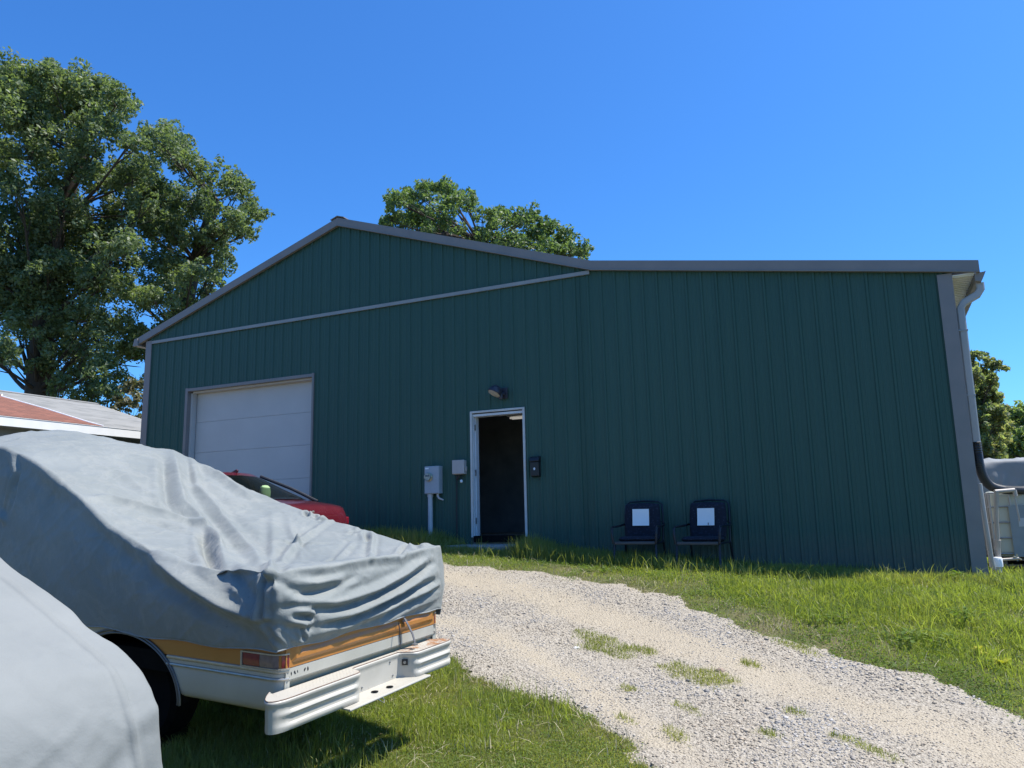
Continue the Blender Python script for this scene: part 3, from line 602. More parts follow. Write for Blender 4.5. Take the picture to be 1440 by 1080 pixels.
DTOP = [(-9, -0.70), (-4, -0.70), (-2, -0.90), (-0.6, -1.45), (-0.18, -1.62), (0.23, -1.90), (1.11, -1.90), (1.9, -1.84), (2.45, -2.01), (3, -2.35), (3.48, -2.46), (3.94, -2.82), (4.35, -3.12), (4.72, -3.46), (5.05, -3.57), (5.35, -3.71), (5.62, -3.92), (5.88, -4.09), (6.12, -4.19), (6.33, -4.43), (6.47, -4.65), (8, -5.80), (12, -7.60)]
DBOT = [(-9, -5.2), (-2, -4.9), (.3, -4.3), (1.39, -4.62), (1.93, -4.93), (2.34, -5.14), (2.7, -5.31), (2.99, -5.37), (3.28, -5.49), (3.64, -5.66), (3.8, -5.83), (3.96, -6.02), (4.15, -6.35), (4.5, -7.2), (5.2, -9), (6.5, -12), (12, -14)]
PATCH = [(3.09, -3.98, .42, .27), (3.50, -4.03, .17, .10), (4.15, -4.56, .36, .25), (4.16, -5.69, .18, .10), (4.81, -5.48, .10, .09), (5.44, -5.56, .27, .09), (3.77, -4.43, .09, .07), (3.63, -4.97, .08, .07), (4.16, -5.22, .16, .07), (3.13, -5.70, .06, .07), (3.79, -5.61, .13, .07), (4.85, -3.55, .30, .14), (.88, -3.06, .07, .06), (4.5, -4.1, .10, .06), (4.95, -5.05, .12, .06)]
def drive_d(x, y):
    """signed distance-like depth inside the driveway (positive inside, metres)"""
    yt = np.interp(x, *zip(*DTOP)); yb = np.interp(x, *zip(*DBOT))
    # left boundary near the camera runs steeply: use x as well
    xb = np.interp(-y, [-p_[1] for p_ in DBOT[3:]], [p_[0] for p_ in DBOT[3:]])
    d2 = np.where(y < -4.62, (x-xb)*.75, 9.)
    d1 = np.where(y >= -4.62, y-yb+np.where(x > 1.39, 9., 0), 9.)
    d = np.minimum(np.minimum((yt-y)*.85, d1), d2)
    return d+(fbm(x*2.2, y*2.2, 11)-.5)*.46+(fbm(x*9, y*9, 12)-.5)*.2
def patch_d(x, y):
    d = np.full(np.shape(x), -9.)
    for a, b, rx, ry in PATCH:
        # long axis follows the drive direction (down to the right)
        dx = x-a; dy = y-b; c, s = cos(-.62), sin(-.62)
        q = 1-np.sqrt(((dx*c+dy*s)/rx/1.05)**2+((-dx*s+dy*c)/ry/.8)**2)
        d = np.maximum(d, q)
    return d+(fbm(x*7, y*7, 21)-.5)*.9
TRACKS = [[(-4, -2.6), (.2, -2.35), (1.9, -2.75), (3.1, -3.3), (4.4, -4.2), (5.6, -4.9), (7.5, -6)], [(-4, -4.1), (.8, -3.9), (1.7, -4.0), (2.5, -4.5), (3.2, -5.0), (4.3, -6.0), (6, -8.2)]]
def track_f(x, y):
    V = np.stack([np.ravel(x), np.ravel(y), np.zeros(np.size(x))], 1)
    t = np.zeros(len(V))
    for P, w, a in ((TRACKS[0], .34, .85), (TRACKS[1], .2, .6)):
        d, _ = seg_dist(V, [(q[0], q[1], 0) for q in P]); t = np.maximum(t, a*np.exp(-(d/w)**2)*np.clip(.25+1.5*fbm(V[:, 0]*1.1+3, V[:, 1]*1.1, 47), .2, 1.1))
    return t.reshape(np.shape(x))
def make_drive():
    xs = np.arange(-9, 11, .05); ys = np.arange(-13, -.5, .05)
    X, Y = np.meshgrid(xs, ys); D = drive_d(X, Y); P = patch_d(X, Y)
    tr = track_f(X, Y)
    Z = ground_z(X, Y)+.020+np.clip(D*.3, -.07, .008)+(fbm(X*6, Y*6, 31)-.5)*.02-tr*.007
    V = np.stack([X, Y, Z], -1).reshape(-1, 3); I = np.arange(len(V)).reshape(X.shape)
    Q = np.stack([I[:-1, :-1], I[:-1, 1:], I[1:, 1:], I[1:, :-1]], -1).reshape(-1, 4)
    ok = (D.ravel() > -.24)[Q].all(1); Q = Q[ok]
    u, inv = np.unique(Q, return_inverse=True); Q = inv.reshape(Q.shape)
    o = mesh_np('gravel_driveway', V[u], Q, M['drive'], smooth=True, attrs={'track': tr.ravel()[u]})
    tag(o, 'pale crushed stone driveway sloping down from the workshop', kind='structure')
def drive_side(x): return np.full(np.shape(x), 4.5)
def in_view(x, y, margin=.04):
    """rough ground footprint of what can be seen from a few metres around the camera"""
    dx = x-CAM[0]; dy = y-CAM[1]
    f = dx*-.42+dy*.908; r = dx*.908+dy*.42
    return (f > 2.5) & (np.abs(r) < f*.72+.9)
def make_stones():
    n = 380000
    x = rng.uniform(-4, 7.4, n); y = rng.uniform(-9.5, -1.2, n)
    D = drive_d(x, y); P = patch_d(x, y); T = track_f(x, y)
    dist = np.hypot(x-CAM[0], y-CAM[1])
    keep = (D > -.5) & in_view(x, y) & (rng.random(n) < np.clip(.92-.62*T-.55*(P > 0), .1, 1)*np.where(D > -.16, np.clip((D+.16)/.45, .06, 1), .05*np.clip((D+.5)/.3, 0, 1))) & (rng.random(n) < .1+.9*fbm(x*1.5, y*1.5, 41))
    x, y, T, D = x[keep], y[keep], T[keep], D[keep]; n = len(x)
    s = .0036+.0060*rng.random(n)**2.4
    big = rng.random(n) < .02; s[big] *= 1.9
    s *= np.clip(1-.45*T, .5, 1)*np.clip(.85+.5*fbm(x*1.5+9, y*1.5, 43), .8, 1.3)
    C = np.array([(a, b, c) for a in (-1, 1) for b in (-1, 1) for c in (-1, 1)], float)
    V = C[None]*rng.uniform(.55, 1.15, (n, 8, 3))*s[:, None, None]*np.array([1.15, .95, .5])
    a = rng.uniform(0, 2*pi, n); b = rng.normal(0, .35, n)
    ca, sa, cb, sb = np.cos(a)[:, None], np.sin(a)[:, None], np.cos(b)[:, None], np.sin(b)[:, None]
    X, Y, Z = V[..., 0], V[..., 1], V[..., 2]
    Y, Z = Y*cb-Z*sb, Y*sb+Z*cb; X, Y = X*ca-Y*sa, X*sa+Y*ca
    z0 = ground_z(x, y)+.020+np.clip(D*.3, -.07, .008)+(fbm(x*6, y*6, 31)-.5)*.02-T*.007
    W = np.stack([X+x[:, None], Y+y[:, None], Z+(z0+s*.05)[:, None]], -1).reshape(-1, 3)
    q = np.array([[0, 1, 3, 2], [4, 6, 7, 5], [0, 4, 5, 1], [2, 3, 7, 6], [0, 2, 6, 4], [1, 5, 7, 3]])
    F = (q[None]+8*np.arange(n)[:, None, None]).reshape(-1, 4)
    o = mesh_np('loose_gravel', W, F, M['stone'], attrs={'rnd': np.repeat(rng.random(n), 8)})
    tag(o, 'loose pale limestone chips spread over the driveway', kind='stuff')
    # a few larger rocks one can point at
    import bmesh
    for i, (rx, ry, r, lab) in enumerate([(2.86, -4.16, .035, 'pale rounded rock beside the largest grass patch on the driveway'), (4.28, -4.36, .045, 'brownish rock lying behind the long grass patch in mid driveway'), (4.98, -5.0, .032, 'small grey rock alone on the bare wheel track of the driveway')]):
        bm = bmesh.new(); bmesh.ops.create_icosphere(bm, subdivisions=2, radius=r)
        for v in bm.verts:
            k = 1+.28*(float(vnoise(v.co.x*40+i*9, v.co.y*40+v.co.z*31, i))-.5)*2; v.co *= k; v.co.z *= .7
        me = bpy.data.meshes.new('rock'); bm.to_mesh(me); bm.free(); me.materials.append(plain('rock_stone', [(.5, .48, .44), (.27, .2, .15), (.3, .28, .27)][i], .9, 0, .2, 20, .4, 60))
        o = link(bpy.data.objects.new('rock', me)); o.location = (rx, ry, float(ground_z(rx, ry))+r*.4); tag(o, lab, 'rock', 'rocks on the driveway')

# ------------------------------------------------------------------ grass
def blades(name, x, y, h, wd, mat, lean=.35, label='', curl=.5):
    n = len(x)
    a = rng.uniform(0, 2*pi, n); la = rng.uniform(0, 2*pi, n); ln = np.abs(rng.normal(0, lean, n))
    z = ground_z(x, y)-.01
    dx, dy = np.cos(a)*wd/2, np.sin(a)*wd/2
    lx, ly = np.cos(la)*ln*h, np.sin(la)*ln*h
    V = np.zeros((n, 7, 3))
    for j, (t, wf) in enumerate(((0, 1.), (.4, .85), (.75, .6))):
        bx = x+lx*t**(1+curl); by = y+ly*t**(1+curl); bz = z+h*(t-.28*ln*t*t)
        V[:, 2*j] = np.stack([bx-dx*wf, by-dy*wf, bz], -1); V[:, 2*j+1] = np.stack([bx+dx*wf, by+dy*wf, bz], -1)
    V[:, 6] = np.stack([x+lx, y+ly, z+h*(1-.34*ln)], -1)
    q = np.array([[0, 1, 3, 2], [2, 3, 5, 4], [4, 5, 6, 6]])
    # quads plus a triangle: use tris throughout
    tq = np.array([[0, 1, 3], [0, 3, 2], [2, 3, 5], [2, 5, 4], [4, 5, 6]])
    F = (tq[None]+7*np.arange(n)[:, None, None]).reshape(-1, 3)
    patch = fbm(x*1.3, y*1.3, 51)
    r = np.clip(.25+.5*rng.random(n)+.9*(patch-.5), 0, 1)
    o = mesh_np(name, V.reshape(-1, 3), F, mat, attrs={'rnd': np.repeat(r, 7)})
    return tag(o, label, kind='stuff')

def scatter(n, x0, x1, y0, y1, dens):
    x = rng.uniform(x0, x1, n); y = rng.uniform(y0, y1, n)
    k = (rng.random(n) < dens(x, y)) & in_view(x, y)
    return x[k], y[k]
def make_grass():
    # mown lawn in front of the truck bumper
    x, y = scatter(480000, -.5, 4.6, -9.2, -4.3, lambda x, y: np.clip(-drive_d(x, y)/.12+.1, 0, 1)*np.where(drive_d(x, y) > -2.6, 1, 0)*(.55+.45*fbm(x*3, y*3, 61)))
    shade = np.clip((2.35-x)/.7, 0, 1)*np.clip((-6.2-y)/.4, 0, 1)
    h = (.020+.028*rng.random(len(x)))*(.8+.5*fbm(x*2, y*2, 62))+shade*.10*rng.random(len(x))
    blades('lawn_grass', x, y, h, .0042+.0025*rng.random(len(x)), M['grass'], .55, 'short green lawn below the white truck bumper')
    # taller stalks round the bumper and near cover
    x, y = scatter(16000, .2, 3.4, -9., -5., lambda x, y: np.clip(-drive_d(x, y)/.2, 0, 1)*(fbm(x*2.5, y*2.5, 63) > .50))
    blades('tall_lawn_stalks', x, y, .08+.16*rng.random(len(x))**1.6, .004+.003*rng.random(len(x)), M['grass_bright'], .45, 'taller grass stalks around the parked truck', .8)
    # bright bank between the drive and the workshop
    def bank(x, y):
        d = -drive_d(x, y)
        return np.where((y > -6.6) & (x > -.6), np.clip((d+.03)/.9, 0, 1), 0)*(.35+.65*fbm(x*2.2, y*2.2, 64))
    x, y = scatter(460000, -.8, 8.6, -6.4, -.35, bank)
    d = -drive_d(x, y)
    h = (.034+.050*rng.random(len(x)))*np.clip(.45+d*.6, .4, 1.4)*(.15+1.7*fbm(x*2.3, y*2.3, 65)**1.3*1.2)*np.interp(x, [.5, 3, 6], [.85, 1., 1.05])
    blades('bank_grass', x, y, h, .005+.003*rng.random(len(x)), M['grass_bright'], .85, 'bright thick grass on the bank in front of the workshop', .7)
    x, y = scatter(260000, -.6, 8.4, -6.6, -.9, lambda x, y: np.where(x > 1.2, 1, .5)*np.clip((-drive_d(x, y)+.16)/.25, 0, 1)*np.clip((fbm(x*2.6, y*2.6, 81)-.38)*5, 0, 1)*np.where((drive_d(x, y) > -2.4) & (y > -6.6) & ((y > -4.6) | (x > 4.6)), 1, 0))
    leaf_litter('ground_leaves', x, y, .055, .011, M['weed'], 'small leafy ground cover mixed into the bank grass')
    x, y = scatter(160000, .2, 4.4, -8.6, -4.6, lambda x, y: np.clip((-drive_d(x, y)+.05)/.2, 0, 1)*np.clip((fbm(x*2.9, y*2.9, 82)-.42)*4, 0, 1)*np.where(drive_d(x, y) > -2.2, 1, 0)*np.where(y < -drive_side(x), 1, 0))
    leaf_litter('clover_leaves', x, y, .03, .008, M['weed'], 'low clover mixed into the short lawn by the bumper')
    # long wispy blades on the bank
    x, y = scatter(9000, -.6, 8.6, -4.4, -.4, lambda x, y: np.clip((-drive_d(x, y)-.35)/.4, 0, 1)*(fbm(x*3, y*3, 66) > .48))
    blades('long_bank_grass', x, y, .14+.18*rng.random(len(x))**1.5, .006+.004*rng.random(len(x)), M['grass_bright'], .55, 'long arching grass blades along the top of the bank', 1.)
    # sparse, dry growth along the edges of the drive and in its patches
    def edge(x, y):
        d = drive_d(x, y)
        return np.clip(1-np.abs(d+.14)/.42, 0, 1)*np.clip((fbm(x*3, y*3, 67)-.36)*5, 0, 1)
    x, y = scatter(170000, -.6, 8, -9, -1, edge)
    blades('edge_grass', x, y, .015+.04*rng.random(len(x)), .005+.003*rng.random(len(x)), M['grass_dry'], .7, 'thin dry grass straggling along the driveway edges')
    x, y = scatter(150000, 2.4, 6.2, -6.4, -2.8, lambda x, y: np.clip(patch_d(x, y)/.3+.05, 0, 1)*(drive_d(x, y) > .0))
    blades('patch_grass', x, y, .045+.045*rng.random(len(x)), .0045+.003*rng.random(len(x)), M['grass'], .7, 'low grass growing in patches in the gravel driveway')
    x, y = scatter(16000, -.4, 7.8, -8.8, -.8, lambda x, y: np.where((drive_d(x, y) < .05) & (drive_d(x, y) > -2.6), .25+.75*(fbm(x*2, y*2, 71) > .5), 0))
    blades('straw', x, y, .05+.09*rng.random(len(x)), .004+.002*rng.random(len(x)), M['straw'], 1.3, 'pale dead grass stems lying in the grass')
    # growth in the wall's shade
    x, y = scatter(120000, -3, 7.0, -1.1, -.03, lambda x, y: np.where((np.abs(x) < .62) & (y > -.66), 0, (.25+.75*fbm(x*1.6, y*1.6, 68)))*np.clip((y+1.25)/.5, 0, 1))
    blades('wall_grass', x, y, (.07+.26*rng.random(len(x))**1.4)*(.35+1.2*fbm(x*1.5, y*1.5, 69))*np.interp(x, [-3, -.9, -.6, .55, .7, 1.3, 1.7, 4, 7], [1.1, 1.1, .55, .55, 1.25, 1.1, .75, .6, .45]), .006+.004*rng.random(len(x)), M['grass'], .4, 'tall grass and weeds growing along the foot of the green wall')
    # yard round the tote and behind
    x, y = scatter(40000, 6.9, 12, -3, 8, lambda x, y: np.full(len(x), .8))
    blades('yard_grass', x, y, .05+.12*rng.random(len(x)), .01+.006*rng.random(len(x)), M['grass_bright'], .5, 'unmown grass beyond the right corner of the workshop')

def leaf_litter(name, x, y, zmax, size, mat, label):
    n = len(x); z = ground_z(x, y)+zmax*rng.random(n)**1.3
    a = rng.uniform(0, 2*pi, n); nn = rng.normal(0, .55, (n, 3)); nn[:, 2] = 1; nn /= np.linalg.norm(nn, axis=1, keepdims=True)
    t1 = np.stack([np.cos(a), np.sin(a), np.zeros(n)], 1); t1 -= nn*(t1*nn).sum(1)[:, None]; t2 = np.cross(nn, t1)
    s = (size*(.5+.8*rng.random(n)))[:, None]; P = np.stack([x, y, z], 1)
    V = np.stack([P-t1*s, P-t2*s*.6+nn*s*.2, P+t1*s, P+t2*s*.6+nn*s*.2], 1).reshape(-1, 3)
    r = np.clip(.2+.5*rng.random(n)+1.1*(fbm(x*1.7, y*1.7, 83)-.5), 0, 1)
    o = mesh_np(name, V, np.arange(4*n).reshape(n, 4), mat, attrs={'rnd': np.repeat(r, 4)})
    return tag(o, label, kind='stuff')
def leafy(name, cx, cy, n, r, h, size, mat, label, cat, group):
    """one low broad-leaved weed: a rosette of bent oval leaves on stems"""
    V = []; F = []; A = []
    for i in range(n):
        a = rng.uniform(0, 2*pi); rr = r*sqrt(rng.random()); zz = h*(.25+.75*rng.random())*(1-.4*rr/r)
        c = np.array([rr*cos(a), rr*sin(a), zz]); s = size*(.6+.6*rng.random())
        d = np.array([cos(a+rng.normal(0, .6)), sin(a+rng.normal(0, .6)), .25*rng.normal()]); d /= np.linalg.norm(d)
        u = np.cross(d, (0, 0, 1.)); u /= np.linalg.norm(u); w = np.cross(u, d)
        pts = [c-d*s, c-d*s*.3+u*s*.42+w*s*.12, c+d*s*.45+u*s*.36+w*s*.08, c+d*s, c+d*s*.45-u*s*.36+w*s*.08, c-d*s*.3-u*s*.42+w*s*.12]
        b = len(V); V += pts; F += [[b, b+1, b+2, b+3], [b, b+3, b+4, b+5]]; A += [rng.random()]*6
        b = len(V); V += [np.array([0, 0, 0]), c-d*s, c-d*s+np.array([.004, 0, 0]), np.array([.004, 0, 0])]; F += [[b, b+1, b+2, b+3]]; A += [.5]*4
    o = mesh_np(name, V, np.array(F), mat, attrs={'rnd': A}); o.location = (cx, cy, float(ground_z(cx, cy)))
    return tag(o, label, cat, group)
def make_weeds():
    for x, y, n, r, h, s, m, lab in [
        (6.42, -.55, 60, .20, .17, .05, 'weed', 'round light green weed against the right corner of the green wall'),
        (6.36, -3.25, 9, .07, .12, .045, 'weed_yellow', 'upper yellow leaved weed on the bank at the right edge'),
        (6.50, -3.45, 8, .06, .10, .05, 'weed_yellow', 'lower yellow leaved weed on the bank at the right edge'),
        (5.9, -3.0, 70, .30, .14, .04, 'weed', 'spreading green weed in the middle of the grassy bank on the right'),
        (6.35, -2.4, 60, .26, .16, .04, 'weed', 'leafy weed high on the bank below the drain pipe cap'),
        (5.0, -2.6, 60, .30, .11, .035, 'weed', 'low leafy weed on the bank below the bare green wall'),
        (2.2, -1.3, 50, .25, .10, .035, 'weed', 'low weed in the grass strip in front of the chairs'),
        (.75, -.85, 40, .18, .22, .035, 'weed', 'tall weed beside the concrete doorstep')]:
        leafy('weed', x, y, n, r, h, s, M[m], lab, 'weed', 'weeds in the grass')

# ------------------------------------------------------------------ workshop
XL, XR, XJ, XP = -8.51, 6.83, 1.78, -3.355
G1, G2, ZG = -7.19, -3.926, 3.035
DX, DZ = .508, 2.093
def fascia_top(x):
    return np.interp(x, [-8.82, XP, XJ, 7.16], [4.335, 6.12, 4.40, 3.515])
def wall_top(x): return fascia_top(x)-.075
def rib_profile():
    base = [(0, 0), (.013, -.020), (.040, -.020), (.053, 0), (.098, 0), (.105, -.005), (.120, -.005), (.127, 0), (.158, 0), (.165, -.005), (.180, -.005), (.187, 0)]
    out = []; p_ = .2286; n0 = int(math.floor(XL/p_))-1
    for k in range(n0, int(XR/p_)+2):
        out += [(k*p_+a+.06, b) for a, b in base]
    return np.array(out)
def make_building():
    B = empty('metal_workshop', (0, 0, 0), 'large dark green ribbed metal workshop with low gable roof and white garage door', 'workshop')
    rp = rib_profile()
    xs = np.unique(np.r_[rp[:, 0], XL, XR, XP, XJ, G1, G2, -DX, DX]); xs = xs[(xs >= XL) & (xs <= XR)]
    yy = np.interp(xs, rp[:, 0], rp[:, 1])
    V = []; F = []
    def quad(xa, ya, xb, yb, za0, za1, zb0, zb1):
        n = len(V); V.extend([(xa, ya, za0), (xb, yb, zb0), (xb, yb, zb1), (xa, ya, za1)]); F.append([n, n+1, n+2, n+3])
    for i in range(len(xs)-1):
        xa, xb = xs[i], xs[i+1]; xm = (xa+xb)/2; ya, yb = yy[i], yy[i+1]
        za, zb = float(wall_top(xa)), float(wall_top(xb)); bot = -1.1
        if G1 < xm < G2: bot = ZG
        if -DX < xm < DX: bot = DZ
        quad(xa, ya, xb, yb, bot, za, bot, zb)
    mesh_np('front_wall', V, np.array(F), M['green'], B)
    # inner shell: closes the building so that the doorway is dark
    m = MB()
    t = .12
    for x0, x1, z0, z1 in ((XL+.02, G1-.02, -.3, 3.3), (G2+.02, -DX-.03, -.3, 3.3), (DX+.03, XR-.02, -.3, 3.3), (XL+.02, XR-.02, 3.32, 3.36)):
        m.box(x0, x1, .06, .10, z0, z1 if z1 < 3.31 else 3.36)
    m.box(G1-.015, G2+.015, .30, .34, -.3, 3.3); m.box(-DX-.025, DX+.025, .06, .10, DZ+.05, 3.3)
    m.build('inner_lining', M['dark_in'], B)
    m = MB(); m.box(XL+.03, XR-.03, .11, 15, 3.37, 3.40); m.build('inner_ceiling', M['dark_in'], B)
    m = MB(); m.box(-6, 2.6, 3.0, 3.06, -.009, 3.36); m.box(2.0, 2.06, .11, 2.99, -.009, 3.36); m.build('added_bounce_wall', M['dark_in'], B)  # walls added to catch door light, so the opening is not pure black
    m = MB(); m.box(XL+.03, XR-.03, .02, 15, -.4, -.01); m.build('floor_slab', M['concrete'], B)
    # side and back walls
    for nm, x0, x1 in (('side_wall', XL, XL+.02), ('side_wall', XR-.02, XR)):
        ztop = float(wall_top(XL if x0 < 0 else XR))-.05
        ms = MB(); y = .03
        while y < 15:
            s_ = -1 if x0 < 0 else 1
            ms.box(x0, x1, y, y+.19, -1.1, ztop); ms.box(x0+(-.018 if s_ < 0 else .0), x1+(.018 if s_ > 0 else 0), y+.19, y+.2286, -1.1, ztop); y += .2286
        ms.build(nm, M['green'] if x0 < 0 else M['white_metal'], B)
    m = MB(); m.prism([(XL, -1.1), (XR, -1.1), (XR, 3.3), (XJ, 4.25), (XP, 5.95), (XL, 4.2)], 15.02, 15.06); m.build('back_wall', M['green'], B)
    # roof sheets
    for x0, z0, x1, z1 in ((-8.80, 4.30, XP, 6.085), (XP, 6.085, XJ, 4.365), (XJ, 4.365, 7.13, 3.48)):
        m = MB(); m.prism([(x0, z0), (x1, z1), (x1, z1+.03), (x0, z0+.03)], -.03, 15.2)
        y = .15
        while y < 15:
            m.prism([(x0, z0+.03), (x1, z1+.03), (x1, z1+.05), (x0, z0+.05)], y, y+.04); y += .2286
        m.build('roof', M['taupe'], B)
    # rake trim in lengths with a rolled lower lip
    def rake(x0, x1, d=0.):
        z0, z1 = float(fascia_top(x0)), float(fascia_top(x1))
        m = MB(); m.prism([(x0, z0-.155), (x1, z1-.155), (x1, z1), (x0, z0)], -.075-d, -.032)
        m.prism([(x0, z0-.165), (x1, z1-.165), (x1, z1-.150), (x0, z0-.150)], -.088-d, -.030)
        m.build('rake_trim', M['taupe'], B)
    for x0, x1, d in ((-8.83, -6.1, 0), (-6.12, XP, .002), (XP+.001, -1.7, .002), (-1.72, XJ-.001, 0), (XJ, 4.6, 0), (4.58, 7.16, .002)): rake(x0, x1, d)
    m = MB(); m.prism([(XP-.16, 6.09), (XP, 6.142), (XP+.16, 6.09), (XP+.16, 6.105), (XP, 6.158), (XP-.16, 6.105)], -.092, 15.25); m.build('ridge_cap', M['taupe'], B)
    # left eave gutter end
    m = MB(); m.prism([(-8.86, 4.18), (-8.82, 4.335), (-8.72, 4.345), (-8.70, 4.18)], -.10, 15.1); m.build('gutter', M['taupe'], B)
    # corner trims
    for a, b in ((XL-.012, XL+.16), (XR-.165, XR+.012)):
        zt = min(float(fascia_top(a)), float(fascia_top(b)))-.17
        m = MB(); m.box(a, b, -.036, -.020, -1.1, zt)
        if a < 0: m.box(a, a+.012, -.020, .12, -1.1, zt)
        else: m.box(b-.012, b+.001, -.020, .14, -1.1, zt)
        m.build('corner_trim', M['taupe'], B)
    m = MB(); m.box(XL+.17, 1.735, -.040, -.019, 4.197, 4.25); m.box(XL+.17, 1.735, -.046, -.018, 4.186, 4.1955); m.build('trim_strip', M['trim_line'], B)
    m = MB(); m.box(1.535, 1.550, -.026, -.017, -.9, 4.14); m.build('panel_seam', M['green'], B)
    # soffit with ribs, fascia and gutter on the right eave
    m = MB(); m.box(XR+.015, 7.10, -.03, 15, 3.352, 3.366)
    y = 0
    while y < 15: m.box(XR+.016, 7.098, y, y+.045, 3.338, 3.3515); y += .105
    m.build('soffit', M['soffit'], B)
    m = MB(); m.prism([(7.101, 3.36), (7.101, 3.25), (7.17, 3.235), (7.20, 3.29), (7.235, 3.37), (7.222, 3.372), (7.19, 3.30), (7.165, 3.247), (7.112, 3.262), (7.112, 3.36)], -.02, 15.1)
    m.prism([(7.103, 3.355), (7.103, 3.252), (7.17, 3.237), (7.20, 3.29), (7.232, 3.365)], -.026, -.0205)
    m.build('gutter', M['taupe'], B)
    # downspout
    d = MB()
    path = [(7.165, .10, 3.245), (7.165, .10, 3.16), (7.12, .10, 3.09), (6.95, .10, 3.00), (6.905, .10, 2.93), (6.905, .10, 2.62), (6.905, .13, 1.75), (6.905, .16, 1.06)]
    W = []
    hw, hd = .048, .036
    pv = [Vector(q) for q in path]
    for i, q in enumerate(pv):
        tt = (pv[min(i+1, len(pv)-1)]-pv[max(i-1, 0)]).normalized(); s_ = Vector((0, 1, 0)); s_ = (s_-tt*s_.dot(tt)).normalized(); n_ = tt.cross(s_)
        W += [q+s_*hd*a+n_*hw*b for a, b in ((-1, -.7), (-1, .7), (-.7, 1), (.7, 1), (1, .7), (1, -.7), (.7, -1), (-.7, -1))]
    Fq = [[i*8+k, i*8+(k+1) % 8, (i+1)*8+(k+1) % 8, (i+1)*8+k] for i in range(len(pv)-1) for k in range(8)]
    d.add(W, Fq+[list(range(8)), [len(W)-8+k for k in range(8)]])
    for q in (2.62, 1.75): d.box(6.85, 6.96, .055 if q > 2 else .09, .142 if q > 2 else .172, q-.006, q+.012)
    ds = d.build('downspout', M['white_metal'], B)
    # garage door: frame, reveal and sectional panels
    f = MB(); fw = .07
    f.box(G1-fw, G1, -.034, .20, -.35, ZG+fw); f.box(G2, G2+fw*.6, -.034, .20, -.35, ZG+fw); f.box(G1+.001, G2-.001, -.034, .20, ZG, ZG+fw*.85)
    f.build('garage_frame', M['taupe'], B)
    f = MB(); f.box(G1+.001, G1+.05, .06, .17, -.2, ZG-.03); f.box(G2-.03, G2-.001, .06, .17, -.2, ZG-.03); f.box(G1+.052, G2-.032, .06, .17, ZG-.034, ZG-.001); f.build('door_stop', M['garage'], B)
    gd = empty('garage_door', (0, 0, 0)); gd.parent = B
    zt = ZG-.01
    for k in range(5):
        z1 = zt-.635*k if k else zt; z0 = zt-.635*(k+1)+.003
        p_ = MB(); p_.box(G1+.03, G2-.01, .185, .225, z0, z1)
        p_.build('door_panel', M['garage'], gd, bevel=.003, seg=2)
    # personnel door frame
    f = MB(); w = .036
    f.box(-DX-.004, -DX+w, -.034, -.004, -.02, DZ); f.box(DX-w, DX+.004, -.034, -.004, -.02, DZ); f.box(-DX+w+.001, DX-w-.001, -.034, -.004, DZ-w, DZ)
    f.build('door_frame', M['door_frame'], B, bevel=.004)
    f = MB(); f.box(-DX+.012, -DX+.045, -.003, .16, -.005, DZ-.05); f.box(DX-.034, DX-.006, -.003, .16, -.005, DZ-.05); f.box(-DX+.046, DX-.046, -.003, .16, DZ-.09, DZ-.052)
    f.box(-DX+.046, -DX+.062, .06, .16, -.005, DZ-.092)
    f.build('door_jamb', M['jamb'], B)
    f = MB(); f.box(-DX+.036, DX-.036, -.03, .3, -.10, .004); f.build('threshold', M['under'], B)
    # inward-swung door leaf just inside the jamb, and hinges
    f = MB(); f.box(-DX-.90, -DX+.03, .19, .23, .02, DZ-.09); lf = f.build('open_door', M['dark_in'], B)
    for z in (.25, 1.05, 1.82):
        h = MB(); h.box(-DX+.0455, -DX+.0625, .03, .058, z-.05, z+.05); h.build('hinge', M['steel'], lf)
    # strip light with dimly glowing tubes in the dark interior
    L = empty('strip_light', (.77, 2.2, 2.20), 'pale strip light glimpsed at the top of the dark doorway', 'ceiling light')
    m = MB(); m.box(-1.6, .9, -.10, .10, .06, .12); m.build('housing', M['house_white'], L)
    for dy in (-.05, .05):
        m = MB(); m.tube([(-1.55, dy, .03), (.85, dy, .03)], .018, 10); m.build('tube', M['lit_tube'], L)
    for dx in (-1.2, .5):
        m = MB(); m.tube([(dx, 0, .12), (dx, 0, 1.17)], .006, 6); m.build('hanger', M['steel'], L)
    # doorstep
    m = MB(); m.box(-.78, .66, -.62, -.05, -.42, -.13); o = m.build('doorstep', M['concrete'], None, bevel=.02); tag(o, 'worn concrete doorstep half hidden in grass below the open door', 'step')

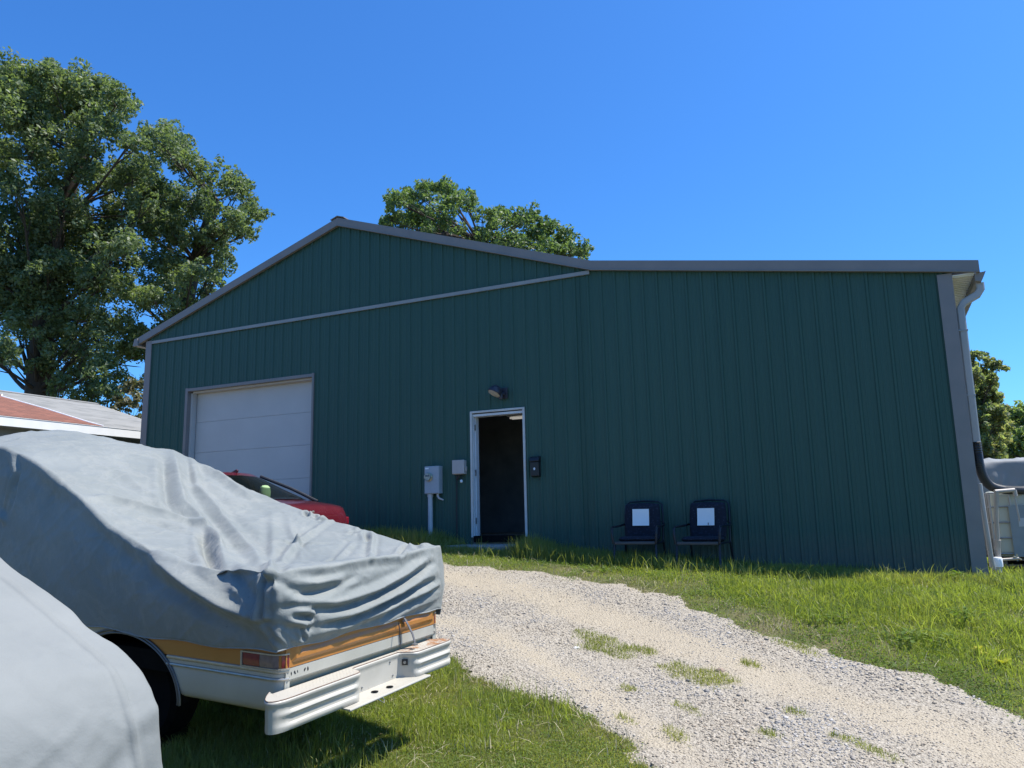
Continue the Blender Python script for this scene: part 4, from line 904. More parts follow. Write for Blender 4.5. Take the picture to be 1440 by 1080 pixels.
def make_wall_things():
    # outdoor lamp over the door
    loc = (.09, -.02, 2.36); L = empty('wall_lamp', loc, 'dark domed security lamp mounted above the open doorway', 'wall lamp')
    m = MB(); m.box(.01, .12, -.02, .0, -.10, .09); m.build('mounting_plate', M['lamp_dark'], L, bevel=.006)
    m = MB(); m.tube([(.065, -.02, -.03), (.04, -.09, -.02), (.0, -.13, .0)], .024, 10); m.build('arm', M['lamp_dark'], L, smooth=True)
    h = MB(); prof = [(.118, -.065), (.120, -.055), (.116, -.02), (.098, .03), (.066, .068), (.03, .085), (.001, .088)]
    h.lathe(prof, (0, 0, 0)); hood = h.build('hood', M['lamp_dark'], L, smooth=True); hood.location = (-.03, -.15, .03); hood.rotation_euler = (radians(-24), radians(20), 0)
    l = MB(); l.lathe([(.108, -.068), (.085, -.078), (.04, -.084), (.001, -.086)], (0, 0, 0)); q = l.build('lens', M['lens'], L, smooth=True); q.location = hood.location; q.rotation_euler = hood.rotation_euler
    s = MB(); s.lathe([(.03, -.03), (.038, 0), (.034, .05), (.02, .06)], (0, 0, 0)); q = s.build('sensor', M['lamp_dark'], L, smooth=True); q.location = (.04, -.10, -.09)
    # electricity meter
    loc = (-1.20, -.02, .72); L = empty('electric_meter', loc, 'grey electric meter box with round glass dial beside the garage door bay', 'electric meter')
    m = MB(); m.box(-.15, .14, -.125, 0, 0, .47); m.build('meter_box', M['meter_grey'], L, bevel=.008)
    m = MB(); m.box(-.141, .131, -.131, -.1255, .01, .455); m.build('cover_plate', M['meter_grey'], L, bevel=.004)
    m = MB(); m.lathe([(.075, -.131), (.075, -.15), (.066, -.155)], (-.055, 0, .285), 'y'); m.build('socket_ring', M['brass'], L, smooth=True)
    g = MB(); g.lathe([(.062, -.1555), (.062, -.20), (.05, -.22), (.02, -.226), (.001, -.227)], (-.055, 0, .285), 'y'); dm = g.build('glass_dome', M['glass'], L, smooth=True)
    g = MB(); g.lathe([(.052, -.158), (.052, -.185), (.001, -.186)], (-.055, 0, .285), 'y'); g.build('dial', M['dial'], L, smooth=True)
    g = MB(); g.box(-.085, -.025, -.190, -.187, .29, .312); g.build('counter_window', M['black'], L)
    m = MB(); m.box(-.13, -.06, -.1325, -.1312, .42, .445); m.build('label_plate', M['white_mark'], L)
    m = MB(); m.tube([(-.075, -.055, .0), (-.075, -.055, -1.05)], .042, 14); m.tube([(-.075, -.055, .0), (-.075, -.055, -.05)], .050, 14); m.build('conduit', M['conduit'], L, smooth=True)
    m = MB(); m.tube([(.075, -.06, .0), (.075, -.06, -.04), (.095, -.055, -.075), (.17, -.03, -.11)], [.022, .02, .017, .012], 10); m.build('ground_fitting', M['conduit'], L, smooth=True)
    # telephone junction box
    loc = (-.70, -.02, 1.03); L = empty('junction_box', loc, 'small tan utility box with hanging cable left of the open doorway', 'junction box')
    m = MB(); m.box(-.11, .11, -.09, 0, 0, .235); m.build('box_body', M['tan_plastic'], L, bevel=.008)
    m = MB(); m.box(-.117, .117, -.105, -.0905, .008, .242); m.build('box_cover', M['tan_plastic'], L, bevel=.008)
    m = MB(); m.box(.1175, .135, -.075, -.03, .05, .13); m.build('latch', M['tan_plastic'], L, bevel=.004)
    m = MB(); m.tube([(-.055, -.04, .0), (-.065, -.035, -.2), (-.075, -.03, -.6), (-.07, -.03, -1.25)], .013, 8); m.tube([(.0, -.05, 0), (-.01, -.055, -.03), (-.05, -.045, -.08)], .016, 8); m.build('cable', M['black'], L, smooth=True)
    m = MB(); m.tube([(.03, -.05, 0), (.035, -.055, -.05), (.035, -.055, -.10)], .006, 6); m.build('cord', M['black'], L)
    m = MB(); m.lathe([(.012, 0), (.022, -.012), (.022, -.04), (.01, -.05)], (.035, -.055, -.09)); m.build('plug', M['white_mark'], L, smooth=True)
    # mailbox
    loc = (.70, -.02, .925); L = empty('mailbox', loc, 'small black wall mailbox with white mark right of the open doorway', 'mailbox')
    m = MB(); m.prism([(0, 0), (-.085, .02), (-.095, .245), (0, .245)], -.075, .075, 'x'); m.build('box_body', M['mail_black'], L, bevel=.008)
    m = MB(); m.prism([(0, .250), (-.105, .249), (-.112, .262), (-.09, .315), (-.05, .335), (0, .34)], -.082, .082, 'x'); m.build('lid', M['mail_black'], L, bevel=.006)
    m = MB(); m.prism([(-.012, .115), (.012, .115), (.012, .135), (.022, .135), (.0, .16), (-.022, .135), (-.012, .135)], -.098, -.0935); m.build('emblem', M['white_mark'], L)
    for q in (-.06, .06):
        m = MB(); m.tube([(q, -.05, .0), (q, -.06, -.03), (q, -.035, -.045)], .005, 6); m.build('newspaper_hook', M['mail_black'], L)

def make_chair():
    def cushion(w, h, t, name, parent, loc, rot):
        nx, nz = 18, 18; V = []; F = []
        for side in (1, -1):
            for j in range(nz+1):
                for i in range(nx+1):
                    u = -1+2*i/nx; v = -1+2*j/nz
                    r = max(abs(u), abs(v)); ex = 1-.07*(v*v)*(u*u)
                    e = max(0, 1-abs(u)**6)*max(0, 1-abs(v)**6)
                    dim = -.012*max(0, 1-((u)**2+(v)**2)*14)
                    V.append((u*w/2*ex, -side*(t/2*e**.35+dim), v*h/2*ex))
        n1 = (nx+1)*(nz+1)
        for s_ in (0, 1):
            for j in range(nz):
                for i in range(nx):
                    a = s_*n1+j*(nx+1)+i; q = [a, a+1, a+nx+2, a+nx+1]; F.append(q if s_ == 0 else q[::-1])
        m = MB(); m.add(V, F); o = m.build(name, M['cushion'], parent, smooth=True, angle=80); o.location = loc; o.rotation_euler = rot; return o
    C = empty('garden_chair')
    cushion(.50, .62, .10, 'back_cushion', C, (0, .24, .71), (radians(-9), 0, 0))
    cushion(.50, .50, .10, 'seat_cushion', C, (0, -.03, .43), (radians(88), 0, 0))
    m = MB()
    m.tube([(-.26, .30, .38), (-.265, .345, .80), (-.255, .375, .98), (-.20, .39, 1.035), (0, .39, 1.05), (.20, .39, 1.035), (.255, .375, .98), (.265, .345, .80), (.26, .30, .38)], .014, 10)
    m.tube([(-.26, .335, .70), (.26, .335, .70)], .010, 8); m.build('back_frame', M['navy_metal'], C, smooth=True)
    m = MB(); m.box(-.27, .27, -.345, -.30, .355, .405); m.build('seat_rail', M['grey_rail'], C, bevel=.012)
    m = MB()
    for s in (-1, 1): m.tube([(s*.265, -.32, .375), (s*.265, .30, .375)], .015, 8)
    m.tube([(-.265, .1, .372), (.265, .1, .372)], .012, 8); m.build('seat_frame', M['navy_metal'], C, smooth=True)
    for s in (-1, 1):
        m = MB(); m.tube([(s*.285, -.33, .375), (s*.295, -.345, .50), (s*.30, -.33, .60), (s*.30, -.27, .635), (s*.30, 0, .64), (s*.30, .22, .65), (s*.27, .335, .67)], .017, 10)
        m.build('armrest', M['navy_metal'], C, smooth=True)
        m = MB(); m.tube([(s*.275, -.30, .375), (s*.285, -.36, .0), (s*.285, -.40, -.06)], .015, 8); m.build('leg', M['navy_metal'], C, smooth=True)
        m = MB(); m.tube([(s*.265, .28, .38), (s*.28, .38, .0), (s*.28, .40, -.06)], .015, 8); m.build('leg', M['navy_metal'], C, smooth=True)
    return C
def copy_thing(o):
    c = o.copy(); link(c)
    for ch in list(o.children):
        d = ch.copy(); link(d); d.parent = c
        for g in list(ch.children):
            e = g.copy(); link(e); e.parent = d
    return c
def make_chairs():
    c = make_chair(); c2 = copy_thing(c)
    for o, x, y, z, rz, lab in ((c, 2.50, -.50, -.435, radians(3), 'navy garden chair with blank white sheet on its back, nearer the doorway'), (c2, 3.42, -.48, -.445, radians(-5), 'navy garden chair nearer the wall corner, its white sheet marked near the bottom')):
        o.location = (x, y, z); o.rotation_euler = (0, 0, rz); o.scale = (1.07, 1, .885); tag(o, lab, 'chair', 'garden chairs against the green wall')
    for i, (o, lab) in enumerate(((c, 'blank square white sheet leaning on the chair nearer the doorway'), (c2, 'square white sheet with small dark mark on the chair nearer the corner'))):
        P = empty('paper_sheet', o.location, lab, 'paper', 'white sheets on the chairs'); P.rotation_euler = o.rotation_euler
        n = 8; V = []; F = []
        for k in (0, 1):
            for j in range(n+1):
                for q in range(n+1):
                    u = -.122+.244*q/n; v = -.122+.244*j/n
                    V.append((u, .006*sin(u*9+i)+.004*cos(v*13)-k*.0012, v))
        n1 = (n+1)**2
        for k in (0, 1):
            for j in range(n):
                for q in range(n):
                    a = k*n1+j*(n+1)+q; F.append([a, a+1, a+n+2, a+n+1])
        m = MB(); m.add(V, F); s = m.build('sheet', M['paper'], P, smooth=True); s.location = (-.01, .172, .69); s.rotation_euler = (radians(-9), 0, 0)
        if i == 1:
            k = MB(); k.box(.032, .042, -.008, -.0055, -.118, -.085); q = k.build('mark', M['black'], P); q.location = s.location; q.rotation_euler = s.rotation_euler

# ------------------------------------------------------------------ pickup truck
def sweep(path, prof, close_ends=True, mask=None):
    """sweep a profile of (offset, w) along a plan path of (u, v); offset is to the right of travel"""
    P = np.asarray(path, float); n = len(P); m = MB(); V = []
    for i in range(n):
        t = P[min(i+1, n-1)]-P[max(i-1, 0)]; t /= max(np.linalg.norm(t), 1e-9); nn = np.array([t[1], -t[0]])
        pr = prof(i) if callable(prof) else prof
        for o_, w in pr: q = P[i]+nn*o_; V.append((q[0], q[1], w))
    k = len(V)//n
    F = [[i*k+j, i*k+j+1, (i+1)*k+j+1, (i+1)*k+j] for i in range(n-1) for j in range(k-1)]
    if close_ends: F += [[j for j in range(k)], [(n-1)*k+j for j in range(k)][::-1]]
    return m.add(V, F)
def arch_v(w): return 1.5-.62*math.sqrt(max(0, 1-((w+.25)/.41)**2))
def make_truck():
    T = empty('pickup_truck'); T.matrix_world = truck_matrix()
    tag(T, 'orange and white pickup truck showing only its rear below the grey cover', 'pickup truck')
    mir = lambda o: [o.__setattr__('scale', (-1, 1, 1)), o.__setattr__('location', (1.59, 0, 0))]
    arc = [(.07-.07*cos(a), .07-.07*sin(a)) for a in np.linspace(pi/2, 0, 9)]
    for side in (0, 1):
        def fin(o):
            if side: mir(o)
            return o
        # path runs from the tailgate post round the corner and forwards; offset sign: outward is to the left
        def panel(rows, name, mat):
            V = []; F = []; nA = len(arc); nS = 16
            for w, ins in rows:
                ve = arch_v(w) if w < .158 else 1.45
                pts = [(.03, 0)]+arc+[(0, .07+(ve-.07)*q/nS) for q in range(1, nS+1)]
                P = np.array(pts); 
                for i, (u, v) in enumerate(pts):
                    t = P[min(i+1, len(P)-1)]-P[max(i-1, 0)]; t = t/np.linalg.norm(t); nn = np.array([t[1], -t[0]])
                    V.append((u+nn[0]*ins*1, v+nn[1]*ins, w))
            k = len(pts); r = len(rows)
            for i in range(r-1):
                for j in range(k-1): F.append([i*k+j, i*k+j+1, (i+1)*k+j+1, (i+1)*k+j])
            m = MB(); m.add(V, F); return fin(m.build(name, mat, T, smooth=True, angle=35))
        panel([(.040, 0), (.08, -.002), (.12, -.003), (.157, -.003)], 'side_panel', M['orange'])
        panel([(-.215, .05), (-.207, .022), (-.19, .006), (-.16, .0), (-.10, -.004), (-.05, -.003), (-.022, 0)], 'lower_panel', M['truck_white'])
        m = MB(); m.box(.045, .07, .08, 5.2, .13, .54); m.box(0, .0445, 1.46, 5.2, .16, .2); fin(m.build('bed_side', M['orange'], T))
        m = MB(); m.prism([(2.12, -.2), (5.2, -.2), (5.2, .159), (1.55, .159), (1.9, .05), (2.05, -.06)], .002, .03, 'x'); fin(m.build('front_side', M['truck_white'], T))
        nA = [(.03, 0)]+arc+[(0, .07+(arch_v(.01)-.07)*q/10) for q in range(1, 11)]
        nA = nA[::-1]
        m = sweep(nA, [(0, .041), (.009, .038), (.011, .030), (.009, .022), (0, .019)]); m.v = [(u, v, w) for u, v, w in m.v]
        fin(m.build('trim_strip', M['chrome'], T, smooth=True))
        m = sweep(nA, [(0, -.004), (.009, -.007), (.012, -.014), (.009, -.022), (0, -.025)]); fin(m.build('trim_strip', M['chrome'], T, smooth=True))
        m = sweep(nA, [(0, .0185), (.003, .018), (.003, -.0035), (0, -.004)]); fin(m.build('trim_band', M['truck_white'], T))
        # arch moulding
        ap = []
        for a in np.linspace(-.15, pi+.15, 33): ap.append((-.004, 1.5-.62*cos(a), -.25+.41*max(sin(a), -.02)))
        for q, dm in enumerate((0, .022)):
            m = MB(); m.tube([(u-(.0 if q else .004), 1.5+(v-1.5)*(1-dm/.6), -.25+(w+.25)*(1-dm/.42)) for u, v, w in ap], .0075, 8); fin(m.build('arch_moulding', M['dull_trim'], T, smooth=True))
        # wheel well and wheel
        m = MB(); W = []; k = 20
        for u in (.012, .55):
            for i in range(k+1):
                a = pi*i/k; W.append((u, 1.5-.63*cos(a), -.25+.415*sin(a)))
        m.add(W, [[i, i+1, k+2+i, k+1+i] for i in range(k)]+[[k+1+i for i in range(k+1)]])
        fin(m.build('wheel_well', M['under'], T))
        m = MB(); m.lathe([(.20, .19), (.28, .18), (.315, .21), (.325, .28), (.315, .38), (.28, .42), (.1, .42), (.1, .28), (.20, .24)], (0, 1.5, -.30), 'x', 28); wh = fin(m.build('wheel', M['tyre'], T, smooth=True))
        m = MB(); m.lathe([(.2, .192), (.19, .23), (.12, .24), (.06, .21), (.001, .208)], (0, 1.5, -.30), 'x', 24); m.build('rim', M['steel'], wh, smooth=True)
        m = MB(); m.lathe([(.20, .11), (.30, .10), (.335, .13), (.345, .20), (.335, .30), (.30, .34), (.001, .34)], (0, 4.55, -.26), 'x', 28); fin(m.build('wheel', M['tyre'], T, smooth=True))
        # tail light wrapped round the corner
        lp = lambda a, b, n: [(.0, a+(b-a)*q/n) for q in range(n+1)]
        full = ([(.03, 0)]+arc+lp(.07, .325, 6)[1:])[::-1]
        fr_ = sweep(full, [(0, .038), (.012, .038), (.014, .042), (.014, .048), (0, .048)])
        fr2 = sweep(full, [(0, .124), (.014, .124), (.014, .132), (0, .132)]); fr_.add(fr2.v, fr2.f); fr_.box(-.0145, .0, .318, .330, .039, .131)
        tl = fin(fr_.build('tail_light', M['chrome'], T))
        for nm, pth, mt in (('red_lens', [(.0, .316), (.0, .25), (0, .175)], M['red_lens']), ('reversing_lens', [(.0, .172), (.0, .10), (0, .07)]+arc[::-1][1:4], M['clear_lens']), ('red_lens', arc[::-1][4:]+[(.03, 0)], M['red_lens'])):
            q = sweep(pth, [(.0, .0485), (.008, .050), (.010, .086), (.008, .122), (.0, .1235)]); lo = q.build(nm, mt, tl, smooth=True, angle=60)
    # tailgate with raised panel, white lower band
    m = MB()
    def gate(x0, x1, z0, z1, y): return [(x0, y, z0), (x1, y, z0), (x1, y, z1), (x0, y, z1)]
    o_ = gate(.032, 1.558, .044, .22, -.004); a_ = gate(.075, 1.515, .072, .20, -.004); b_ = gate(.10, 1.49, .094, .19, -.020); c_ = gate(.13, 1.46, .118, .18, -.020); d_ = gate(.15, 1.44, .14, .17, -.010)
    V = o_+a_+b_+c_+d_; F = []
    for r in range(4):
        for i in range(4): F.append([r*4+i, r*4+(i+1) % 4, r*4+4+(i+1) % 4, r*4+4+i])
    F.append([16, 17, 18, 19]); n = len(V); V += gate(.032, 1.558, .044, .22, .03); F += [[n+3, n+2, n+1, n]]+[[i, n+i, n+(i+1) % 4, (i+1) % 4] for i in range(4)]
    m.add(V, F); m.box(.06, 1.53, .045, .07, .10, .56); tg = m.build('tailgate', M['orange'], T, bevel=.004)
    m = MB(); m.box(.034, 1.556, -.002, .03, -.026, .0425); m.prism([(-.002, -.027), (.03, -.027), (.04, -.075), (.03, -.078), (.016, -.05)], .05, 1.54, 'x'); bd = m.build('lower_band', M['truck_white'], T, bevel=.003)
    # remnants of peeled lettering
    r_ = random.Random(5)
    for c, k in ((.078, .8), (.106, 1.), (.128, .7), (.186, 1.), (.214, 1.1)):
        m = MB(); a0 = r_.uniform(.6, 2.4)
        pts = [(c+(.013*k*cos(t)*cos(a0)-.006*k*sin(t)*sin(a0))*r_.uniform(.55, 1.1), .010+(.015*k*cos(t)*sin(a0)+.007*k*sin(t)*cos(a0))*r_.uniform(.55, 1.1)) for t in np.linspace(0, 2*pi, 10)[:-1]]
        m.prism(pts, -.0032, -.0024); m.build('peeled_letter', M['lettering'], bd)
    # step bumper
    pl_ = [(-.06, .03), (-.13, -.02), (-.175, -.06), (-.196, -.09), (-.200, -.112), (-.190, -.132), (-.165, -.148), (-.12, -.158), (-.05, -.161), (.1, -.158), (.25, -.157), (.40, -.157), (.49, -.157), (.515, -.150), (.532, -.13), (.545, -.09), (.558, -.055), (.575, -.045), (.62, -.044), (.8, -.044), (1.0, -.044), (1.04, -.046), (1.055, -.06), (1.075, -.10), (1.095, -.137), (1.115, -.152), (1.14, -.157), (1.25, -.158), (1.42, -.160), (1.50, -.158), (1.535, -.145), (1.545, -.12), (1.53, -.08), (1.49, -.03), (1.46, .02)]
    P = np.array(pl_); fine = []
    for i in range(len(P)-1):
        nseg = max(1, int(np.linalg.norm(P[i+1]-P[i])/.02))
        for q in range(nseg): fine.append(P[i]+(P[i+1]-P[i])*q/nseg)
    fine.append(P[-1])
    def prof(i):
        u = fine[i][0]
        a = np.clip(min(abs(u-.50), abs(u-1.10))/.03, 0, 1)
        if .50 < u < 1.10: a = 0
        a *= np.clip((u+.185)/.13, .0, 1)*np.clip((1.55-u)/.05, .3, 1)
        tw = .012*(u/1.5)
        pts = [(-.006, -.027), (.002, -.028), (.007, -.034), (.008, -.042), (.004, -.056), (-.004*a, -.066), (-.008*a, -.085), (-.007*a, -.098), (.004*a, -.108), (.008*a, -.118), (.004*a, -.13), (-.006*a, -.142), (-.008*a, -.160), (-.006*a, -.176), (.006*a, -.186), (.009*a, -.196), (.006*a, -.212), (0, -.224), (-.008, -.228)]
        return [(o_, -.070+(w+.027)*.87+tw) for o_, w in pts]
    m = sweep(fine, prof, False)
    bp = empty('step_bumper'); bp.parent = T
    m.build('bumper_face', M['bumper'], bp, smooth=True, angle=35).modifiers.new('Solid', 'SOLIDIFY').thickness = .004
    top = [(q[0], q[1]) for q in fine]
    inner = [(1.50, .02), (1.46, -.012), (.6, -.012), (-.15, -.012), (-.19, .02)]
    m = MB(); n = len(top)
    # top plate as strips from the rim to the inner edge
    V = []; F = []
    for q in top:
        V += [(q[0]*.998+.002, q[1]+.004, -.0695+.012*q[0]/1.5), (min(max(q[0], -.075), 1.465), max(-.012, min(.02, q[1])) if q[1] > -.012 else -.012, -.0695+.012*q[0]/1.5)]
    for i in range(n-1): F.append([2*i, 2*i+2, 2*i+3, 2*i+1])
    m.add(V, F); m.build('step_plate', M['plate'], bp).modifiers.new('Solid', 'SOLIDIFY').thickness = .004
    m = MB(); m.tube([(q[0], q[1], -.0672+.012*q[0]/1.5) for q in fine], .0022, 6); m.build('rusty_rim', plain('rusty_edge', (.20, .125, .09), .8, 0, .4, 20), bp)
    m = MB(); m.add([(.36, -.03, -.246), (1.16, -.03, -.232), (1.20, -.20, -.236), (.36, -.205, -.252), (.36, -.03, -.238), (1.16, -.03, -.224), (1.20, -.20, -.228), (.36, -.205, -.244)], [[0, 1, 2, 3], [7, 6, 5, 4], [0, 4, 5, 1], [1, 5, 6, 2], [2, 6, 7, 3], [3, 7, 4, 0]])
    m.tube([(.36, -.205, -.250), (1.20, -.20, -.235)], .008, 8); m.build('hitch_plate', M['bumper'], bp)
    for u, v in ((.70, -.12), (.83, -.14)):
        m = MB(); m.lathe([(.024, 0), (.024, .0015)], (u, v, -.2405+.0175*(u-.36)/.8*.8+.004), 'z', 14); m.build('hitch_hole', M['under'], bp)
    m = MB(); m.box(-.02, .02, -.004, .004, -.02, .02); lt = m.build('plate_lamp', M['black'], bp); lt.location = (1.062, -.088, -.125); lt.rotation_euler = (0, 0, radians(-62))
    m = MB(); m.lathe([(.010, -.006), (.010, -.012), (.001, -.013)], (0, 0, 0), 'y', 12); m.build('bulb', M['steel'], lt)
    for u, w in ((.66, -.205), (.62, -.11), (.95, -.105), (.98, -.20), (1.16, -.205), (.15, -.225), (.30, -.215)):
        m = MB(); m.lathe([(.008, 0), (.006, -.006), (.001, -.007)], (u, -.044 if .55 < u < 1.05 else -.156, w), 'y', 10); m.build('bolt', M['steel'], bp, smooth=True)
    m = MB(); m.tube([(.62, -.20, -.24), (.64, -.216, -.262), (.68, -.212, -.285), (.70, -.20, -.27), (.67, -.18, -.245)], .003, 6); m.build('wire', M['steel'], bp)
    # hidden mass below the cover: bed floor, cab and chassis
    m = MB(); m.box(.08, 1.5, .05, 5.2, -.10, .03); m.box(.3, .42, .02, 5, -.2, -.10); m.box(1.15, 1.27, .02, 5, -.2, -.10); m.build('chassis', M['under'], T)
    m = MB(); m.prism([(2.95, .3), (4.9, .3), (4.9, .62), (4.3, .68), (3.9, 1.28), (3.1, 1.30), (2.97, .7)], .14, 1.45, 'x'); m.build('cab', M['truck_white'], T)
    return T
def make_truck_cover():
    V, Q, hem = truck_cover_base(1.25)
    N = vnormals(V, Q)
    # broad uneven slackness, then the folds
    low = (fbm(V[:, 0]*2.2+V[:, 2]*1.3, V[:, 1]*2.2, 5)-.5)*.03+(fbm(V[:, 0]*6+V[:, 2]*5, V[:, 1]*5-V[:, 2]*3, 6)-.5)*.013
    rd = 1-np.abs(2*fbm(V[:, 0]*4+V[:, 2]*2, V[:, 1]*5-V[:, 2]*3, 7)-1); rd2 = 1-np.abs(2*fbm(V[:, 0]*3.5-V[:, 1]*2.5, V[:, 1]*3+V[:, 2]*5, 8)-1)
    low += .0045*rd**5+.006*rd2**6
    low *= np.where(V[:, 1] < 3.3, 1, 1.6); low[hem] *= .4
    V = V+N*low[:, None]
    V = fold(V, N, TRUCK_FOLDS)
    # roof lump near the cab front
    lump = .09*np.exp(-((V[:, 1]-3.75)/.3)**2-((V[:, 0]-.75)/.6)**2)*(V[:, 2] > 1.2); V[:, 2] += lump
    V = relax(V, Q, hem, 1, .4)
    C = mesh_np('truck_cover', V, Q, M['cover'], smooth=True); C.matrix_world = truck_matrix()
    C.modifiers.new('Solid', 'SOLIDIFY').thickness = .003
    tag(C, 'wrinkled grey cloth cover draped over the orange and white pickup truck', 'vehicle cover')
    # piping along the hem
    nu, nf = int(130*1.25), int(54*1.25); nv = int(230*1.25)+36; nT = nv*(nu+1); nb = nT+2*nv*nf
    hl = [nT+i*nf+nf-1 for i in range(200, -1, -1)]+[nb+(nf-1)*(nu-1)+q for q in range(nu-1)]+[nT+nv*nf+i*nf+nf-1 for i in range(0, 120)]
    m = MB(); m.tube([tuple(V[i]) for i in hl], .0045, 6); m.build('hem', M['cover_seam'], C, smooth=True)
    # hem cord, strap with hook
    m = MB(); m.tube([(1.06, -.035, .14), (1.055, -.05, .09), (1.05, -.055, .05), (1.06, -.05, .0), (1.05, -.06, -.03)], .004, 6); m.build('cord', M['black'], C)
    V = []; F = []
    pts = [(1.13, -.03, .16), (1.155, -.05, .10), (1.175, -.07, .04), (1.18, -.085, -.01), (1.165, -.095, -.025)]
    for i, q in enumerate(pts): V += [(q[0]-.014, q[1]-.004, q[2]), (q[0]+.016, q[1]+.010, q[2]+.004)]
    for i in range(len(pts)-1): F.append([2*i, 2*i+1, 2*i+3, 2*i+2])
    s = mesh_np('strap', V, F, M['strap'], C); s.modifiers.new('Solid', 'SOLIDIFY').thickness = .004
    m = MB(); m.box(1.145, 1.185, -.11, -.085, -.030, -.018); m.build('buckle', M['steel'], s)
    return C

def make_near_cover():
    """cover over the nearest vehicle, bottom left"""
    def PR(v): return np.interp(v, [0, .03, .08, .15, .26, .405, .54, .68, .86, 1.2, 1.7, 2.6, 3.2, 4.3], [1.055, 1.115, 1.175, 1.22, 1.275, 1.35, 1.415, 1.483, 1.563, 1.67, 1.73, 1.68, 1.2, 1.05])
    vs = np.concatenate([np.linspace(0, .6, 110), np.linspace(.61, 1.6, 60), np.linspace(1.65, 4.3, 40)])
    L = lambda v: (np.interp(v, [0, .5, 1.5, 4.3], [.06, .10, .14, .08]), PR(v)-.02)
    R = lambda v: (np.interp(v, [0, .5, 1.5, 4.3], [1.86, 1.83, 1.80, 1.84]), PR(v)-.02)
    cr = lambda v: np.interp(v, [0, .5, 1.5, 4], [.03, .05, .06, .04])
    hl = lambda v: (np.full(len(v), -.03), np.full(len(v), .06)); hr = lambda v: (np.full(len(v), 1.90), np.full(len(v), .06))
    V, Q, hem = drape(vs, L, R, cr, hl, hr, lambda t: .06+.01*np.sin(t*30), bl=.05, bb=.05, nu=150, nf=90, iters=14, flare=.03)
    N = vnormals(V, Q)
    low = (fbm(V[:, 0]*3, V[:, 1]*3+V[:, 2]*2, 15)-.5)*.03+(fbm(V[:, 0]*9, V[:, 1]*6+V[:, 2]*5, 16)-.5)*.008
    rd = 1-np.abs(2*fbm(V[:, 0]*5+V[:, 2]*4, V[:, 1]*4-V[:, 2]*5, 19)-1); rd2 = 1-np.abs(2*fbm(V[:, 0]*2.5-V[:, 2]*5, V[:, 1]*3+V[:, 2], 29)-1)
    low += .003*rd**5+.006*rd2**6; low[hem] *= .5
    V = V+N*low[:, None]
    V = fold(V, N, [(q, a*.5, w, k) for q, a, w, k in NEAR_FOLDS])
    # stitched seam running down along the far edge of the rear end
    nu, nf, nv, j = 150, 90, len(vs), 141
    ids = [i*(nu+1)+j for i in range(150, -1, -6)]+[nv*(nu+1)+2*nv*nf+k*(nu-1)+j-1 for k in range(0, nf, 4)]
    V = fold(V, N, [(V[ids], .008, .012, 2)])
    C = mesh_np('vehicle_cover', V, Q, M['cover_pale'], smooth=True)
    C.location = (3.61, -11.62, -1.30); C.rotation_euler = (0, 0, radians(90))
    C.modifiers.new('Solid', 'SOLIDIFY').thickness = .003
    tag(C, 'pale grey cover over the nearest vehicle, filling the bottom left corner', 'vehicle cover')

